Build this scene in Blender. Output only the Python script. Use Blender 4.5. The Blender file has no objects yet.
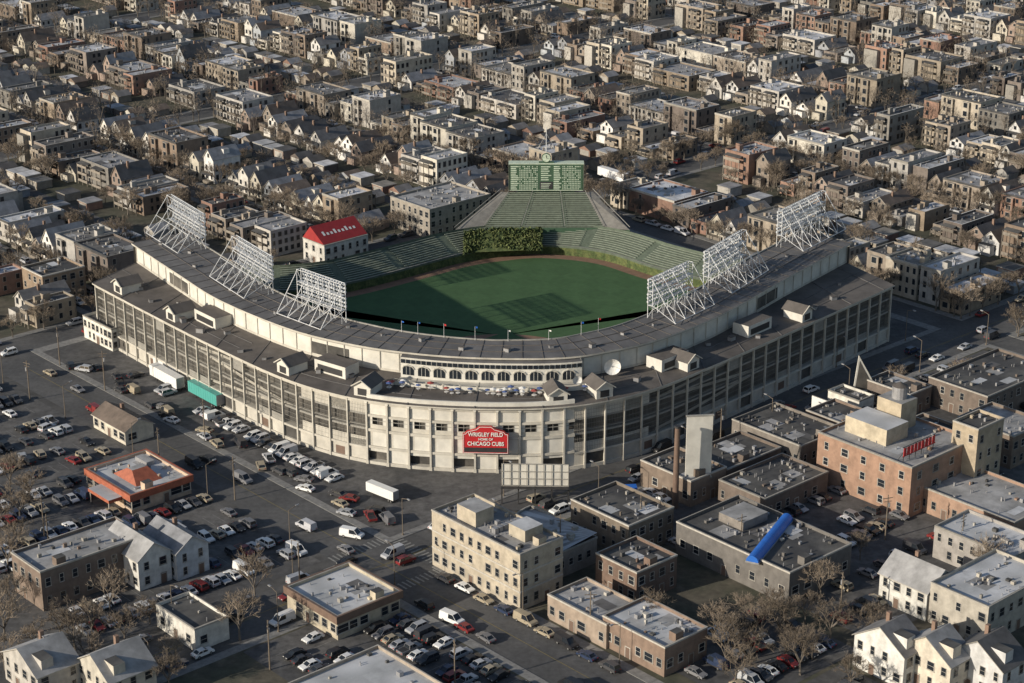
import bpy, math, random
from mathutils import Vector
random.seed(11)
R=random.random
def ru(a,b): return a+(b-a)*random.random()
# ---------------------------------------------------------------- camera / survey
H=198.0; F=1985.0; P=math.radians(21.0)
SP,CP=math.sin(P),math.cos(P)
def W(u,v,z=0.0):
    dx=(u-512)/F; dy=(v-341.5)/F
    d=(dx,CP-dy*SP,-SP-dy*CP); t=(z-H)/d[2]
    return Vector((d[0]*t,d[1]*t,z))
def proj(p):
    x,y,z=p[0],p[1],p[2]-H
    f=y*CP-z*SP; u=y*SP+z*CP
    return 512+F*x/f, 341.5-F*u/f
TH=math.radians(42.0)
E1=Vector((math.cos(TH),math.sin(TH),0)); E2=Vector((-math.sin(TH),math.cos(TH),0))
K=Vector((16,650,0))
def AB(a,b,z=0): return K+E1*a+E2*b+Vector((0,0,z))
def toAB(p):
    q=Vector((p[0],p[1],0))-K
    return q.dot(E1),q.dot(E2)
scene=bpy.context.scene
cam=bpy.data.cameras.new("camera"); co=bpy.data.objects.new("camera",cam)
scene.collection.objects.link(co); scene.camera=co
co.location=(0,0,H); co.rotation_euler=(math.radians(90)-P,0,0)
cam.sensor_width=36; cam.lens=36*F/1024; cam.clip_start=1; cam.clip_end=12000
scene.view_settings.view_transform='Standard'; scene.view_settings.look='None'; scene.view_settings.exposure=0
# ---------------------------------------------------------------- light
S=Vector((-0.86,-0.50,0)).normalized(); EL=math.radians(19)
SD=Vector((S.x*math.cos(EL),S.y*math.cos(EL),math.sin(EL)))
w=bpy.data.worlds.new("World"); scene.world=w; w.use_nodes=True
nt=w.node_tree; bg=nt.nodes["Background"]; sky=nt.nodes.new("ShaderNodeTexSky"); sky.sky_type='NISHITA'
sky.sun_disc=False; sky.sun_elevation=EL; sky.sun_rotation=math.atan2(S.x,S.y)%(2*math.pi)
nt.links.new(sky.outputs[0],bg.inputs[0]); bg.inputs[1].default_value=0.105
sl=bpy.data.lights.new("sun","SUN"); sl.energy=5.0; sl.angle=math.radians(0.5); sl.color=(1,0.90,0.75)
so=bpy.data.objects.new("sun",sl); scene.collection.objects.link(so)
so.rotation_euler=(-SD).to_track_quat('-Z','Y').to_euler()
# ---------------------------------------------------------------- materials
def mat(name,col,rough=0.8,var=0.25,scale=0.6,obj=False,metal=0.0,col2=None,scale2=None,rnd=0.0,coord='Object'):
    m=bpy.data.materials.new(name); m.use_nodes=True; n=m.node_tree; N=n.nodes; L=n.links
    b=N["Principled BSDF"]; b.inputs["Roughness"].default_value=rough; b.inputs["Metallic"].default_value=metal
    tc=N.new("ShaderNodeTexCoord"); no=N.new("ShaderNodeTexNoise"); no.inputs["Scale"].default_value=scale
    no.inputs["Detail"].default_value=6; no.inputs["Roughness"].default_value=0.65
    L.new(tc.outputs[coord],no.inputs["Vector"])
    rm=N.new("ShaderNodeMapRange"); rm.inputs[1].default_value=0.3; rm.inputs[2].default_value=0.7
    rm.inputs[3].default_value=1-var; rm.inputs[4].default_value=1+var
    L.new(no.outputs[0],rm.inputs[0])
    if obj:
        oi=N.new("ShaderNodeObjectInfo"); src=oi.outputs["Color"]
    elif col2:
        n2=N.new("ShaderNodeTexNoise"); n2.inputs["Scale"].default_value=scale2 or scale*0.2; n2.inputs["Detail"].default_value=4
        L.new(tc.outputs[coord],n2.inputs["Vector"])
        r2=N.new("ShaderNodeMapRange"); r2.inputs[1].default_value=0.42; r2.inputs[2].default_value=0.58
        L.new(n2.outputs[0],r2.inputs[0])
        mx=N.new("ShaderNodeMixRGB"); mx.inputs[1].default_value=(*col,1); mx.inputs[2].default_value=(*col2,1)
        L.new(r2.outputs[0],mx.inputs[0]); src=mx.outputs[0]
    else:
        rg=N.new("ShaderNodeRGB"); rg.outputs[0].default_value=(*col,1); src=rg.outputs[0]
    vm=N.new("ShaderNodeVectorMath"); vm.operation='SCALE'
    L.new(src,vm.inputs[0]); fac=rm.outputs[0]
    if rnd>0:
        oi2=N.new("ShaderNodeObjectInfo"); r3=N.new("ShaderNodeMapRange"); r3.inputs[3].default_value=1-rnd; r3.inputs[4].default_value=1+rnd
        L.new(oi2.outputs["Random"],r3.inputs[0]); mm=N.new("ShaderNodeMath"); mm.operation='MULTIPLY'
        L.new(fac,mm.inputs[0]); L.new(r3.outputs[0],mm.inputs[1]); fac=mm.outputs[0]
    L.new(fac,vm.inputs["Scale"]); L.new(vm.outputs[0],b.inputs["Base Color"])
    return m
def roofmat(name,stops,rough=0.85):
    m=mat(name,(.2,.2,.2),rough,0.35,0.35); n=m.node_tree; N=n.nodes; L=n.links
    oi=N.new("ShaderNodeObjectInfo"); cr=N.new("ShaderNodeValToRGB"); cr.color_ramp.interpolation='CONSTANT'
    while len(cr.color_ramp.elements)<len(stops): cr.color_ramp.elements.new(0.5)
    for i,(p,c) in enumerate(stops):
        cr.color_ramp.elements[i].position=p; cr.color_ramp.elements[i].color=(*c,1)
    L.new(oi.outputs["Random"],cr.inputs[0])
    for nd in N:
        if nd.type=='VECT_MATH': L.new(cr.outputs[0],nd.inputs[0])
    return m
M={}
M['asphalt']=mat("asphalt",(.062,.061,.06),.9,.35,.25,col2=(.09,.088,.086),scale2=.03)
M['road']=mat("road asphalt",(.07,.07,.071),.85,.25,.8,col2=(.095,.094,.094),scale2=.08)
M['lot']=mat("lot asphalt",(.064,.064,.066),.9,.4,.5,col2=(.105,.102,.10),scale2=.05)
M['pave']=mat("concrete pavement",(.2,.197,.19),.9,.3,.9)
M['yard']=mat("yard ground",(.09,.08,.06),.95,.4,.4,col2=(.058,.06,.04),scale2=.08)
M['grass']=mat("outfield grass",(.035,.085,.022),.9,.15,.5)
M['dirt']=mat("warning track dirt",(.20,.12,.08),.95,.2,.5)
M['yellow']=mat("worn yellow paint",(.2,.16,.06),.8,.3,2)
M['white']=mat("white paint",(.72,.71,.68),.6,.1,1)
M['mark']=mat("worn road marking paint",(.22,.22,.21),.8,.4,2)
M['wall']=mat("painted masonry",(.3,.2,.15),.85,.28,.45,obj=True)
M['trim']=mat("stone trim",(.34,.32,.285),.8,.2,1,rnd=.35)
M['glass']=mat("window glass",(.02,.025,.032),.12,.3,.4)
M['roof']=roofmat("flat roof membrane",[(0,(.08,.08,.084)),(.16,(.14,.14,.143)),(.30,(.25,.25,.26)),(.48,(.37,.38,.40)),(.66,(.2,.19,.175)),(.74,(.52,.53,.56)),(.9,(.11,.107,.104))])
M['shingle']=roofmat("roof shingles",[(0,(.09,.088,.09)),(.3,(.17,.165,.165)),(.5,(.23,.235,.25)),(.8,(.14,.11,.09))])
M['wood']=mat("weathered porch timber",(.2,.175,.145),.85,.25,1,rnd=.5)
M['metal']=mat("galvanised metal",(.35,.35,.36),.45,.2,1,metal=.4)
M['dark']=mat("dark steel",(.03,.03,.032),.6,.2,1)
M['cream']=mat("stadium cream concrete",(.48,.455,.40),.8,.22,.25)
M['cream2']=mat("stadium pale panels",(.60,.58,.525),.75,.18,.25)
M['steel']=mat("stadium painted steel",(.29,.28,.255),.7,.2,.6)
M['steel2']=mat("stadium lattice steel",(.21,.20,.18),.7,.25,.5)
M['mesh']=mat("concourse grille",(.06,.057,.053),.8,.4,.35,col2=(.115,.105,.092),scale2=.10)
M['sroof']=mat("grandstand roof tar",(.10,.098,.10),.85,.25,.25,col2=(.13,.126,.126),scale2=.08)
M['ring']=mat("concourse roof brown",(.12,.107,.097),.85,.25,.3,col2=(.09,.08,.073),scale2=.06)
M['wsteel']=mat("white tower steel",(.66,.67,.68),.5,.08,1)
M['lamp']=mat("floodlight housing",(.5,.52,.54),.4,.1,1,metal=.2)
M['green']=mat("scoreboard green",(.045,.095,.055),.7,.15,.6)
M['green2']=mat("bleacher green",(.095,.12,.088),.8,.3,.8)
M['bench']=mat("bleacher bench",(.27,.30,.24),.7,.25,.8)
M['score']=mat("score lettering",(.5,.58,.46),.7,.3,2)
M['ivy']=mat("ivy leaves",(.055,.08,.025),.9,.5,1.5,col2=(.10,.12,.04),scale2=.5)
M['red']=mat("red sign enamel",(.45,.02,.025),.5,.1,1)
M['redroof']=mat("red painted roof",(.30,.025,.025),.6,.15,.5)
M['orange']=mat("orange roof tile",(.33,.10,.055),.7,.25,.8)
M['blue']=mat("blue sheet",(.02,.13,.5),.5,.15,.4)
M['tire']=mat("tyre rubber",(.02,.02,.02),.8,.1,1)
M['rim']=mat("wheel rim",(.3,.3,.3),.4,.1,1,metal=.5)
M['car']=mat("car paint",(.5,.5,.5),.3,.04,1,obj=True)
M['lightlens']=mat("headlight lens",(.6,.6,.58),.2,.05,1)
M['taillens']=mat("tail light lens",(.35,.02,.02),.3,.05,1)
M['bark']=mat("tree bark",(.14,.12,.10),.9,.3,1,rnd=.2)
M['twig']=mat("bare twigs",(.21,.17,.13),.95,.35,.3,rnd=.35)
M['pole']=mat("pole",(.16,.13,.10),.8,.2,1)
M['brick']=mat("brown brick",(.21,.14,.105),.85,.25,.5)
M['whiteroof']=mat("white membrane roof",(.52,.53,.55),.8,.25,.3,col2=(.36,.37,.38),scale2=.15)
M['darkroof']=mat("black tar roof",(.05,.05,.052),.85,.3,.3,col2=(.09,.088,.084),scale2=.12)
M['greyroof']=mat("grey gravel roof",(.24,.24,.24),.9,.3,.3,col2=(.34,.34,.345),scale2=.1)
M['brownfascia']=mat("brown fascia",(.15,.10,.075),.7,.2,.5)
def mow():
    m=M['grass']; n=m.node_tree; N=n.nodes; L=n.links
    tc=N.new("ShaderNodeTexCoord"); mp=N.new("ShaderNodeMapping"); mp.inputs["Rotation"].default_value=(0,0,-TH)
    L.new(tc.outputs["Object"],mp.inputs[0]); ch=N.new("ShaderNodeTexChecker"); ch.inputs["Scale"].default_value=0.14
    ch.inputs[1].default_value=(.038,.092,.030,1); ch.inputs[2].default_value=(.043,.101,.034,1)
    L.new(mp.outputs[0],ch.inputs[0])
    for nd in N:
        if nd.type=='VECT_MATH': L.new(ch.outputs[0],nd.inputs[0])
mow()
# ---------------------------------------------------------------- mesh builder
class MB:
    def __init__(s): s.v=[];s.f=[];s.m=[];s.mats=[]
    def mi(s,k):
        if k not in s.mats: s.mats.append(k)
        return s.mats.index(k)
    def poly(s,pts,k):
        i=len(s.v); s.v+= [tuple(p) for p in pts]; s.f.append(tuple(range(i,i+len(pts)))); s.m.append(s.mi(k))
    def box(s,x0,x1,y0,y1,z0,z1,k,top=None):
        i=len(s.v)
        s.v+=[(x0,y0,z0),(x1,y0,z0),(x1,y1,z0),(x0,y1,z0),(x0,y0,z1),(x1,y0,z1),(x1,y1,z1),(x0,y1,z1)]
        a=s.mi(k); t=s.mi(top) if top else a
        for f,mm in (((0,3,2,1),a),((4,5,6,7),t),((0,1,5,4),a),((1,2,6,5),a),((2,3,7,6),a),((3,0,4,7),a)):
            s.f.append(tuple(i+j for j in f)); s.m.append(mm)
    def beam(s,p,q,wd,k,hd=None):
        p=Vector(p);q=Vector(q); d=q-p
        if d.length<1e-6: return
        d.normalize(); up=Vector((0,0,1)) if abs(d.z)<.95 else Vector((1,0,0))
        x=d.cross(up).normalized()*wd/2; y=x.cross(d).normalized()*(hd or wd)/2
        i=len(s.v)
        for c in (p,q):
            for a,b in ((-1,-1),(1,-1),(1,1),(-1,1)): s.v.append(tuple(c+x*a+y*b))
        a=s.mi(k)
        for f in ((3,2,1,0),(4,5,6,7),(0,1,5,4),(1,2,6,5),(2,3,7,6),(3,0,4,7)):
            s.f.append(tuple(i+j for j in f)); s.m.append(a)
    def cyl(s,p,q,r1,r2,n,k,cap=True):
        p=Vector(p);q=Vector(q); d=(q-p).normalized(); up=Vector((0,0,1)) if abs(d.z)<.95 else Vector((1,0,0))
        x=d.cross(up).normalized(); y=x.cross(d); i=len(s.v)
        for c,r in ((p,r1),(q,r2)):
            for j in range(n):
                a=2*math.pi*j/n; s.v.append(tuple(c+(x*math.cos(a)+y*math.sin(a))*r))
        a=s.mi(k)
        for j in range(n):
            s.f.append((i+j,i+(j+1)%n,i+n+(j+1)%n,i+n+j)); s.m.append(a)
        if cap:
            s.f.append(tuple(i+n+j for j in range(n))); s.m.append(a)
            s.f.append(tuple(i+j for j in reversed(range(n)))); s.m.append(a)
    def mesh(s,name):
        me=bpy.data.meshes.new(name); me.from_pydata(s.v,[],s.f)
        for k in s.mats: me.materials.append(M[k])
        me.polygons.foreach_set("material_index",s.m); me.update()
        return me
def put(me,name,loc=(0,0,0),rz=0,parent=None,label=None,cat=None,group=None,kind=None,color=None,scale=None):
    if isinstance(me,MB): me=me.mesh(name)
    o=bpy.data.objects.new(name,me); scene.collection.objects.link(o)
    o.location=loc; o.rotation_euler=(0,0,rz)
    if parent: o.parent=parent
    if label: o["label"]=label
    if cat: o["category"]=cat
    if group: o["group"]=group
    if kind: o["kind"]=kind
    if color: o.color=(*color,1)
    if scale: o.scale=scale
    return o
# ---------------------------------------------------------------- ground, roads
g=MB(); g.poly([(-6000,-2000,0),(6000,-2000,0),(6000,9000,0),(-6000,9000,0)],'asphalt'); put(g,"ground",kind="structure",label="dark asphalt and bare city ground")
def sheet(name,key,rects,z,label=None,slab=0):
    mb=MB()
    for (a0,a1,b0,b1) in rects:
        if slab:
            c=[AB(a0,b0),AB(a1,b0),AB(a1,b1),AB(a0,b1)]
            t=[Vector((p.x,p.y,z)) for p in c]
            mb.poly(t,key)
            for i in range(4):
                mb.poly([c[i],c[(i+1)%4],t[(i+1)%4],t[i]],key)
        else:
            mb.poly([AB(a0,b0,z),AB(a1,b0,z),AB(a1,b1,z),AB(a0,b1,z)],key)
    return put(mb,name,kind="structure",label=label or name)
roads1=[];roads2=[]
BW,BL=86,180
HW=4.8
for j in range(0,7): roads1.append((-700,900,BL*j-5.5,BL*j+5.5))
roads1.append((-700,900,-178,-163))
sheet("road","road",roads1,.010,"asphalt city street")
cent=[BW*i for i in range(-8,12)]
for a in cent: roads2.append((a-HW,a+HW,-700 if a==0 else (6.5 if a<0 else -163),1180))
roads2.append((-219,-205,-500,-6))
sheet("road","road",roads2,.016,"asphalt city street")
mk=MB()
for x in range(-690,890,9):
    mk.poly([AB(x,-170.65,.024),AB(x+4,-170.65,.024),AB(x+4,-170.5,.024),AB(x,-170.5,.024)],'yellow')
    mk.poly([AB(x,-170.2,.024),AB(x+9,-170.2,.024),AB(x+9,-170.05,.024),AB(x,-170.05,.024)],'yellow')
for y in range(-480,-20,6):
    mk.poly([AB(-212.08,y,.024),AB(-211.92,y,.024),AB(-211.92,y+6,.024),AB(-212.08,y+6,.024)],'yellow')
for k in range(12):
    for (a,b,dx,dy) in ((-204.0,-177.5+k*1.25,3,.45),(-223,-177.5+k*1.25,3,.45)):
        mk.poly([AB(a,b,.028),AB(a+dx,b,.028),AB(a+dx,b+dy,.028),AB(a,b+dy,.028)],'mark')
    for (a,b,dx,dy) in ((-219+k*1.2,-162.5,.45,3),(-219+k*1.2,-182,.45,3)):
        mk.poly([AB(a,b,.028),AB(a+dx,b,.028),AB(a+dx,b+dy,.028),AB(a,b+dy,.028)],'mark')
put(mk,"road_marking",kind="structure",label="worn painted road lines and crosswalks")
blocks=[]
for j in range(0,6):
    for a0_,a1_ in zip(cent,cent[1:]): blocks.append((a0_+HW,a1_-HW,BL*j+5.5,BL*(j+1)-5.5))
for i in range(0,7): blocks.append((BW*i+HW,BW*(i+1)-HW,-163,-5.5))
south=[(-205,-HW,-400,-178),(HW,BW-HW,-400,-178),(BW+HW,2*BW-HW,-400,-178)]
west=[(-330,-219,-420,-178)]
sheet("pavement","pave",[b for b in blocks]+south+west+[(-205,-HW,-163,-5.5)],.12,"raised concrete pavement with kerb",slab=1)
sheet("yard","yard",[(a0+2.4,a1-2.4,b0+2.4,b1-2.4) for (a0,a1,b0,b1) in blocks+south+west],.135,"dull winter grass yards")
sheet("yard","lot",[(-203,-8,-161,-9)],.135,"worn asphalt apron around the stadium")
sheet("yard","lot",[(-160,-10,-262,-181)],.143,"worn asphalt yards between low commercial buildings")
alleys=[((a0+a1)/2-2.2,(a0+a1)/2+2.2,b0+3,b1-3) for (a0,a1,b0,b1) in blocks]
sheet("alley_path","lot",alleys,.15,"asphalt back alley")
sheet("parking_lot","lot",[(-330,-221,-160,-8)],.02,"asphalt parking lot")
sheet("parking_lot","lot",[(-256,-222,-240,-181),(-202,-172,-300,-263),(-198,-165,-262,-236)],.15,"asphalt parking lot")
# ---------------------------------------------------------------- paths
def cr(pts,n):
    pts=[Vector(p) for p in pts]; P_=[2*pts[0]-pts[1]]+pts+[2*pts[-1]-pts[-2]]; out=[]
    for i in range(1,len(P_)-2):
        for k in range(24):
            t=k/24; a,b,c,d=P_[i-1],P_[i],P_[i+1],P_[i+2]
            out.append(.5*((2*b)+(c-a)*t+(2*a-5*b+4*c-d)*t*t+(3*b-a-3*c+d)*t*t*t))
    out.append(pts[-1]); L=[0]
    for i in range(1,len(out)): L.append(L[-1]+(out[i]-out[i-1]).length)
    res=[];j=0
    for k in range(n+1):
        s=L[-1]*k/n
        while j<len(L)-2 and L[j+1]<s: j+=1
        t=(s-L[j])/max(1e-9,L[j+1]-L[j]); res.append(out[j].lerp(out[j+1],min(1,max(0,t))))
    return res
def tang(path,i):
    a=path[max(0,i-1)]; b=path[min(len(path)-1,i+1)]; d=(b-a); d.z=0; return d.normalized()
def offs(path,d,z=None):
    out=[]
    for i,p in enumerate(path):
        t=tang(path,i); dd=d(i) if callable(d) else d
        q=p+Vector((-t.y,t.x,0))*dd; q.z=z if z is not None else p.z; out.append(q)
    return out
def atz(path,z): return [Vector((p.x,p.y,z)) for p in path]
def loft(mb,A,B,k,i0=0,i1=None):
    i1=i1 if i1 is not None else len(A)-1
    for i in range(i0,i1): mb.poly([A[i],A[i+1],B[i+1],B[i]],k)
N=220
fac=cr([W(u,v,16.5) for u,v in [(95,284),(150,313),(215,346),(285,378),(345,396),(405,405),(480,409),(550,408),(605,401),(655,388),(720,362),(800,327),(892,286)]],N)
rof=cr([W(u,v,23.5) for u,v in [(133,243),(180,274),(222,300),(290,328),(350,343),(410,352),(480,357),(560,357),(610,350),(660,338),(720,314),(790,275),(850,243)]],N)
def near(path,p):
    return min(range(len(path)),key=lambda i:(path[i].x-p.x)**2+(path[i].y-p.y)**2)
st=bpy.data.objects.new("baseball_stadium",None); scene.collection.objects.link(st)
st["label"]="large old baseball stadium with cream and dark grandstands around green field"; st["category"]="stadium"
def part(mb,name,**k): return put(mb,name,parent=st,**k)
fw=MB(); back=offs(fac,1.6)
hz0=near(fac,W(366,400,16.5)); hz1=near(fac,W(574,407,16.5))
loft(fw,atz(back,0),atz(back,16.6),'mesh')
inn=offs(fac,.45)
def band(z0,z1,k,i0=0,i1=None,A=fac):
    loft(fw,atz(A,z0),atz(A,z1),k,i0,i1); loft(fw,atz(A,z1),atz(back,z1),k,i0,i1); loft(fw,atz(back,z0),atz(A,z0),k,i0,i1)
def pan(mb,p,q,z0,z1,k): mb.poly([Vector((p.x,p.y,z0)),Vector((q.x,q.y,z0)),Vector((q.x,q.y,z1)),Vector((p.x,p.y,z1))],k)
band(0,.9,'cream')
for (i0_,i1_) in ((0,hz0),(hz1,N)):
    band(3.9,4.4,'cream',i0_,i1_); band(8.7,9.2,'steel',i0_,i1_,inn); band(12.5,12.95,'steel',i0_,i1_,inn); band(15.6,16.5,'cream',i0_,i1_)
for z0,z1 in ((4.3,4.9),(8.6,9.3),(12.4,13.0),(15.7,16.5)): band(z0,z1,'cream',hz0,hz1)
for i in range(N+1):
    p=inn[i]
    if i<N and not (hz0<=i<hz1):
        q=inn[i+1]
        for f_ in (0,.33,.66):
            c_=p.lerp(q,f_); fw.beam((c_.x,c_.y,4.4),(c_.x,c_.y,15.6),.06,'steel2')
        for zz in (5.4,6.5,7.6,10.2,11.3,13.9,14.8): fw.beam((p.x,p.y,zz),(q.x,q.y,zz),.06,'steel2')
        fw.beam((p.x,p.y,9.9),(q.x,q.y,9.9),.12,'steel')
        g_=(i//4)%5
        pan(fw,p,q,.9,3.9,'cream' if g_ not in (2,) else 'mesh')
        if g_==0 and i%4 in (1,2): pan(fw,offs(fac,.4)[i],offs(fac,.4)[i+1],.9,3.0,'brownfascia')
        if (i//4)%6 in (3,4): pan(fw,p,q,4.4,6.0,'steel')
        if (i//4)%7==6: pan(fw,p,q,12.95,15.6,'steel')
        # transition bays next to the solid corner
        dd=min(abs(i-hz0),abs(i-hz1))
        if dd<16: pan(fw,p,q,13.0,15.6,'cream'); pan(fw,p,q,4.4,6.8,'cream')
mid_=offs(fac,.95)
for (a_,b_) in ((hz0-50,hz0-18),(hz1+18,hz1+50)):
    for (z0,z1,rev) in ((4.6,8.7,0),(8.9,12.5,1),(12.8,15.6,0)):
        for i in range(a_,b_):
            f0=(i-a_)/(b_-a_); f1=(i+1-a_)/(b_-a_)
            if rev: f0,f1=1-f0,1-f1
            p,q=mid_[i],mid_[i+1]; zz0=z0+(z1-z0)*f0; zz1=z0+(z1-z0)*f1
            fw.poly([Vector((p.x,p.y,zz0)),Vector((q.x,q.y,zz1)),Vector((q.x,q.y,zz1+.8)),Vector((p.x,p.y,zz0+.8))],'cream')
for i in range(hz0,hz1):
    p,q=inn[i],inn[i+1]
    if (i//4)%2==0: pan(fw,p,q,3.4,4.3,'cream2')
    else: pan(fw,p,q,.9,4.3,'cream2')
    pan(fw,p,q,4.9,8.6,'cream2' if i%4 else 'cream'); pan(fw,p,q,9.3,10.4,'cream')
    if i%4 in(0,3): pan(fw,p,q,10.4,12.4,'cream2')
    pan(fw,p,q,13.0,15.7,'cream2')
    fw.beam((p.x,p.y,11.4),(q.x,q.y,11.4),.12,'steel'); fw.beam((p.x,p.y,10.4),(p.x,p.y,12.4),.1,'steel')
part(fw,"outer_wall")
for idx in (0,-1):
    e=MB(); a=fac[idx]; b=rof[idx]; inner=offs(rof,26)[idx]
    e.poly([(a.x,a.y,0),(b.x,b.y,0),(b.x,b.y,23),(b.x,b.y,17.5),(a.x,a.y,16.5)],'cream')
    e.poly([(b.x,b.y,0),(inner.x,inner.y,0),(inner.x,inner.y,10),(b.x,b.y,22.5)],'mesh')
    part(e,"end_wall")
cm=MB(); cm.box(-.22,.22,-.2,.35,0,16.8,'cream'); cm.box(-.34,.34,-.3,.4,15.9,16.9,'cream2'); cm.box(-.36,.36,-.3,.4,0,1,'cream'); cm=cm.mesh("column")
cm2=MB(); cm2.box(-.16,.16,-.14,.4,4.4,16.6,'cream'); cm2.box(-.22,.22,-.2,.4,0,4.4,'cream'); cm2=cm2.mesh("column")
for i in range(0,N+1,4):
    t=tang(fac,i); put(cm if hz0<=i<=hz1 else cm2,"column",(fac[i].x,fac[i].y,0),math.atan2(t.y,t.x),parent=st)
rg=MB(); eave=offs(fac,-.9,16.95); wb=offs(rof,.9,17.5)
loft(rg,eave,wb,'ring'); loft(rg,atz(eave,16.6),eave,'cream'); loft(rg,atz(back,16.61),atz(eave,16.61),'steel')
for i in range(0,N+1,12):
    rg.beam(eave[i]+Vector((0,0,.06)),wb[i]+Vector((0,0,.06)),.16,'sroof')
for fr in (.33,.66):
    for i in range(0,N):
        if (i//14)%3!=1: rg.beam(eave[i].lerp(wb[i],fr)+Vector((0,0,.05)),eave[i+1].lerp(wb[i+1],fr)+Vector((0,0,.05)),.14,'sroof')
part(rg,"concourse_roof")
vb=MB(); vb.box(-.8,.8,-.6,.6,0,1.0,'metal'); vb.box(-.9,.9,-.7,.7,1.0,1.12,'ring'); vb=vb.mesh("roof_vent")
for i in range(6,N-4,7):
    c=eave[i].lerp(wb[i],ru(.2,.8))
    if hz0-2<i<hz1+2: continue
    s=ru(.5,1.2); put(vb,"roof_vent",c,ru(0,3),parent=st,scale=(s,s,s))
uw=MB(); u0=offs(rof,.9,17.0); ut=offs(rof,.9,23.2)
loft(uw,u0,ut,'cream2')
out1=offs(rof,.75)
loft(uw,atz(out1,22.3),atz(out1,22.6),'steel'); loft(uw,atz(out1,17.3),atz(out1,18.1),'cream')
for i in range(0,N+1,4):
    p=out1[i]; uw.beam((p.x,p.y,17.3),(p.x,p.y,23),.16,'cream')
for i in list(range(int(N*.08),int(N*.37)))+list(range(int(N*.64),int(N*.92))):
    if (i//9)%6==2: pan(uw,out1[i],out1[i+1],18.3,21.4,'mesh')
part(uw,"upper_wall")
# grandstand roof
def rd(i): return 10.2+5.2*min(1,(abs(i-N/2)/(N/2))*1.25)
rr=MB(); ri=offs(rof,rd,23.9); eo=atz(offs(rof,-.5),23.55)
loft(rr,eo,ri,'sroof'); loft(rr,atz(eo,23.1),eo,'cream'); loft(rr,atz(eo,23.1),atz(ri,23.3),'dark'); loft(rr,ri,atz(ri,23.2),'steel')
for i in range(0,N+1,4): rr.beam(eo[i]+Vector((0,0,.05)),ri[i]+Vector((0,0,.05)),.12,'ring')
for fr in (.35,.7):
    for i in range(0,N): rr.beam(eo[i].lerp(ri[i],fr)+Vector((0,0,.07)),eo[i+1].lerp(ri[i+1],fr)+Vector((0,0,.07)),.14,'ring')
for i in range(0,N): rr.beam(ri[i]+Vector((0,0,.15)),ri[i+1]+Vector((0,0,.15)),.3,'steel')
for i in (0,N): rr.poly([eo[i],ri[i],ri[i]-Vector((0,0,.7)),eo[i]-Vector((0,0,.5))],'steel')
part(rr,"grandstand_roof")
for i in range(5,N,9):
    c=eo[i].lerp(ri[i],ru(.3,.7)); s=ru(.5,.9); put(vb,"roof_vent",c,ru(0,3),parent=st,scale=(s,s,s))
fe=cr([(-74,546,0),(-58,530,0),(-30,502,0),(-14,485,0),(-3,478,0),(10,485,0),(26,502,0),(55,531,0),(70,549,0)],N)
ld=MB(); o11=offs(rof,6,11); loft(ld,o11,atz(fe,1.2),'green2'); loft(ld,atz(fe,0),atz(fe,1.2),'brick')
for fr in [x/22 for x in range(1,22)]:
    A=[o11[i].lerp(atz(fe,1.2)[i],fr)+Vector((0,0,.3)) for i in range(0,N+1,4)]
    for a,b in zip(A,A[1:]): ld.beam(a,b,.35,'bench')
part(ld,"lower_deck")
ud=MB(); A_=offs(rof,1.2,20.5); B_=offs(rof,18,13); loft(ud,A_,B_,'green2'); loft(ud,B_,atz(B_,12),'cream')
for fr in [x/12 for x in range(1,12)]:
    for i in range(0,N,4): ud.beam(A_[i].lerp(B_[i],fr)+Vector((0,0,.3)),A_[i+4].lerp(B_[i+4],fr)+Vector((0,0,.3)),.35,'bench')
rdo=offs(rof,rd)
for i in range(4,N,8):
    p=rdo[i]; t=tang(rof,i); p=p-Vector((-t.y,t.x,0))*1.5; ud.beam((p.x,p.y,12),(p.x,p.y,23.2),.3,'green')
part(ud,"upper_deck")
# field
fp=[(-80,549),(-64,550),(-49,556),(-30,571),(-16,583),(-4,589),(10,592),(28,586),(43,571),(58,559),(74,552)]
fwp=cr([(x,y,0) for x,y in fp],60)
cx=Vector((-3,520,0))
def fan(mb,path,z,k):
    c=Vector((cx.x,cx.y,z))
    for a,b in zip(path,path[1:]): mb.poly([c,Vector((a.x,a.y,z)),Vector((b.x,b.y,z))],k)
tr=MB(); fan(tr,list(reversed(fwp)),.18,'dirt'); fan(tr,fe,.18,'dirt')
put(tr,"warning_track_ground",kind="structure",label="brown dirt warning track around the outfield")
gm=MB(); gi=offs(fwp,-4.0); fi=offs(fe,6)
fan(gm,list(reversed(gi)),.21,'grass'); fan(gm,fi,.21,'grass'); fan(gm,[gi[0],fi[0]],.21,'grass'); fan(gm,[fi[-1],gi[-1]],.21,'grass')
put(gm,"grass_field",kind="structure",label="mown green outfield grass")
idm=MB(); hp=Vector((-3,492,.235))
pts=[hp+ (E1*math.cos(a)+E2*math.sin(a))*29 for a in [math.pi/2*k/16 for k in range(17)]]
for a,b in zip(pts,pts[1:]): idm.poly([hp,a,b],'dirt')
up_=Vector((0,0,.015))
idm.poly([hp+E1*3+E2*3+up_,hp+E1*22+E2*3+up_,hp+E1*22+E2*22+up_,hp+E1*3+E2*22+up_],'grass')
put(idm,"infield_ground",kind="structure",label="brown infield dirt diamond")
ow=MB(); loft(ow,atz(fwp,0),atz(fwp,2.6),'ivy'); loft(ow,atz(fwp,2.6),atz(fwp,3.3),'green2'); wo=offs(fwp,.5)
loft(ow,atz(fwp,3.3),atz(wo,3.3),'steel'); part(ow,"outfield_wall")
bl=MB(); bb=offs(fwp,9.3,7.0)
loft(bl,atz(wo,3.2),bb,'green2'); loft(bl,bb,atz(bb,0),'green')
loft(bl,atz(bb,7.0),atz(bb,7.9),'green2')
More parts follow.
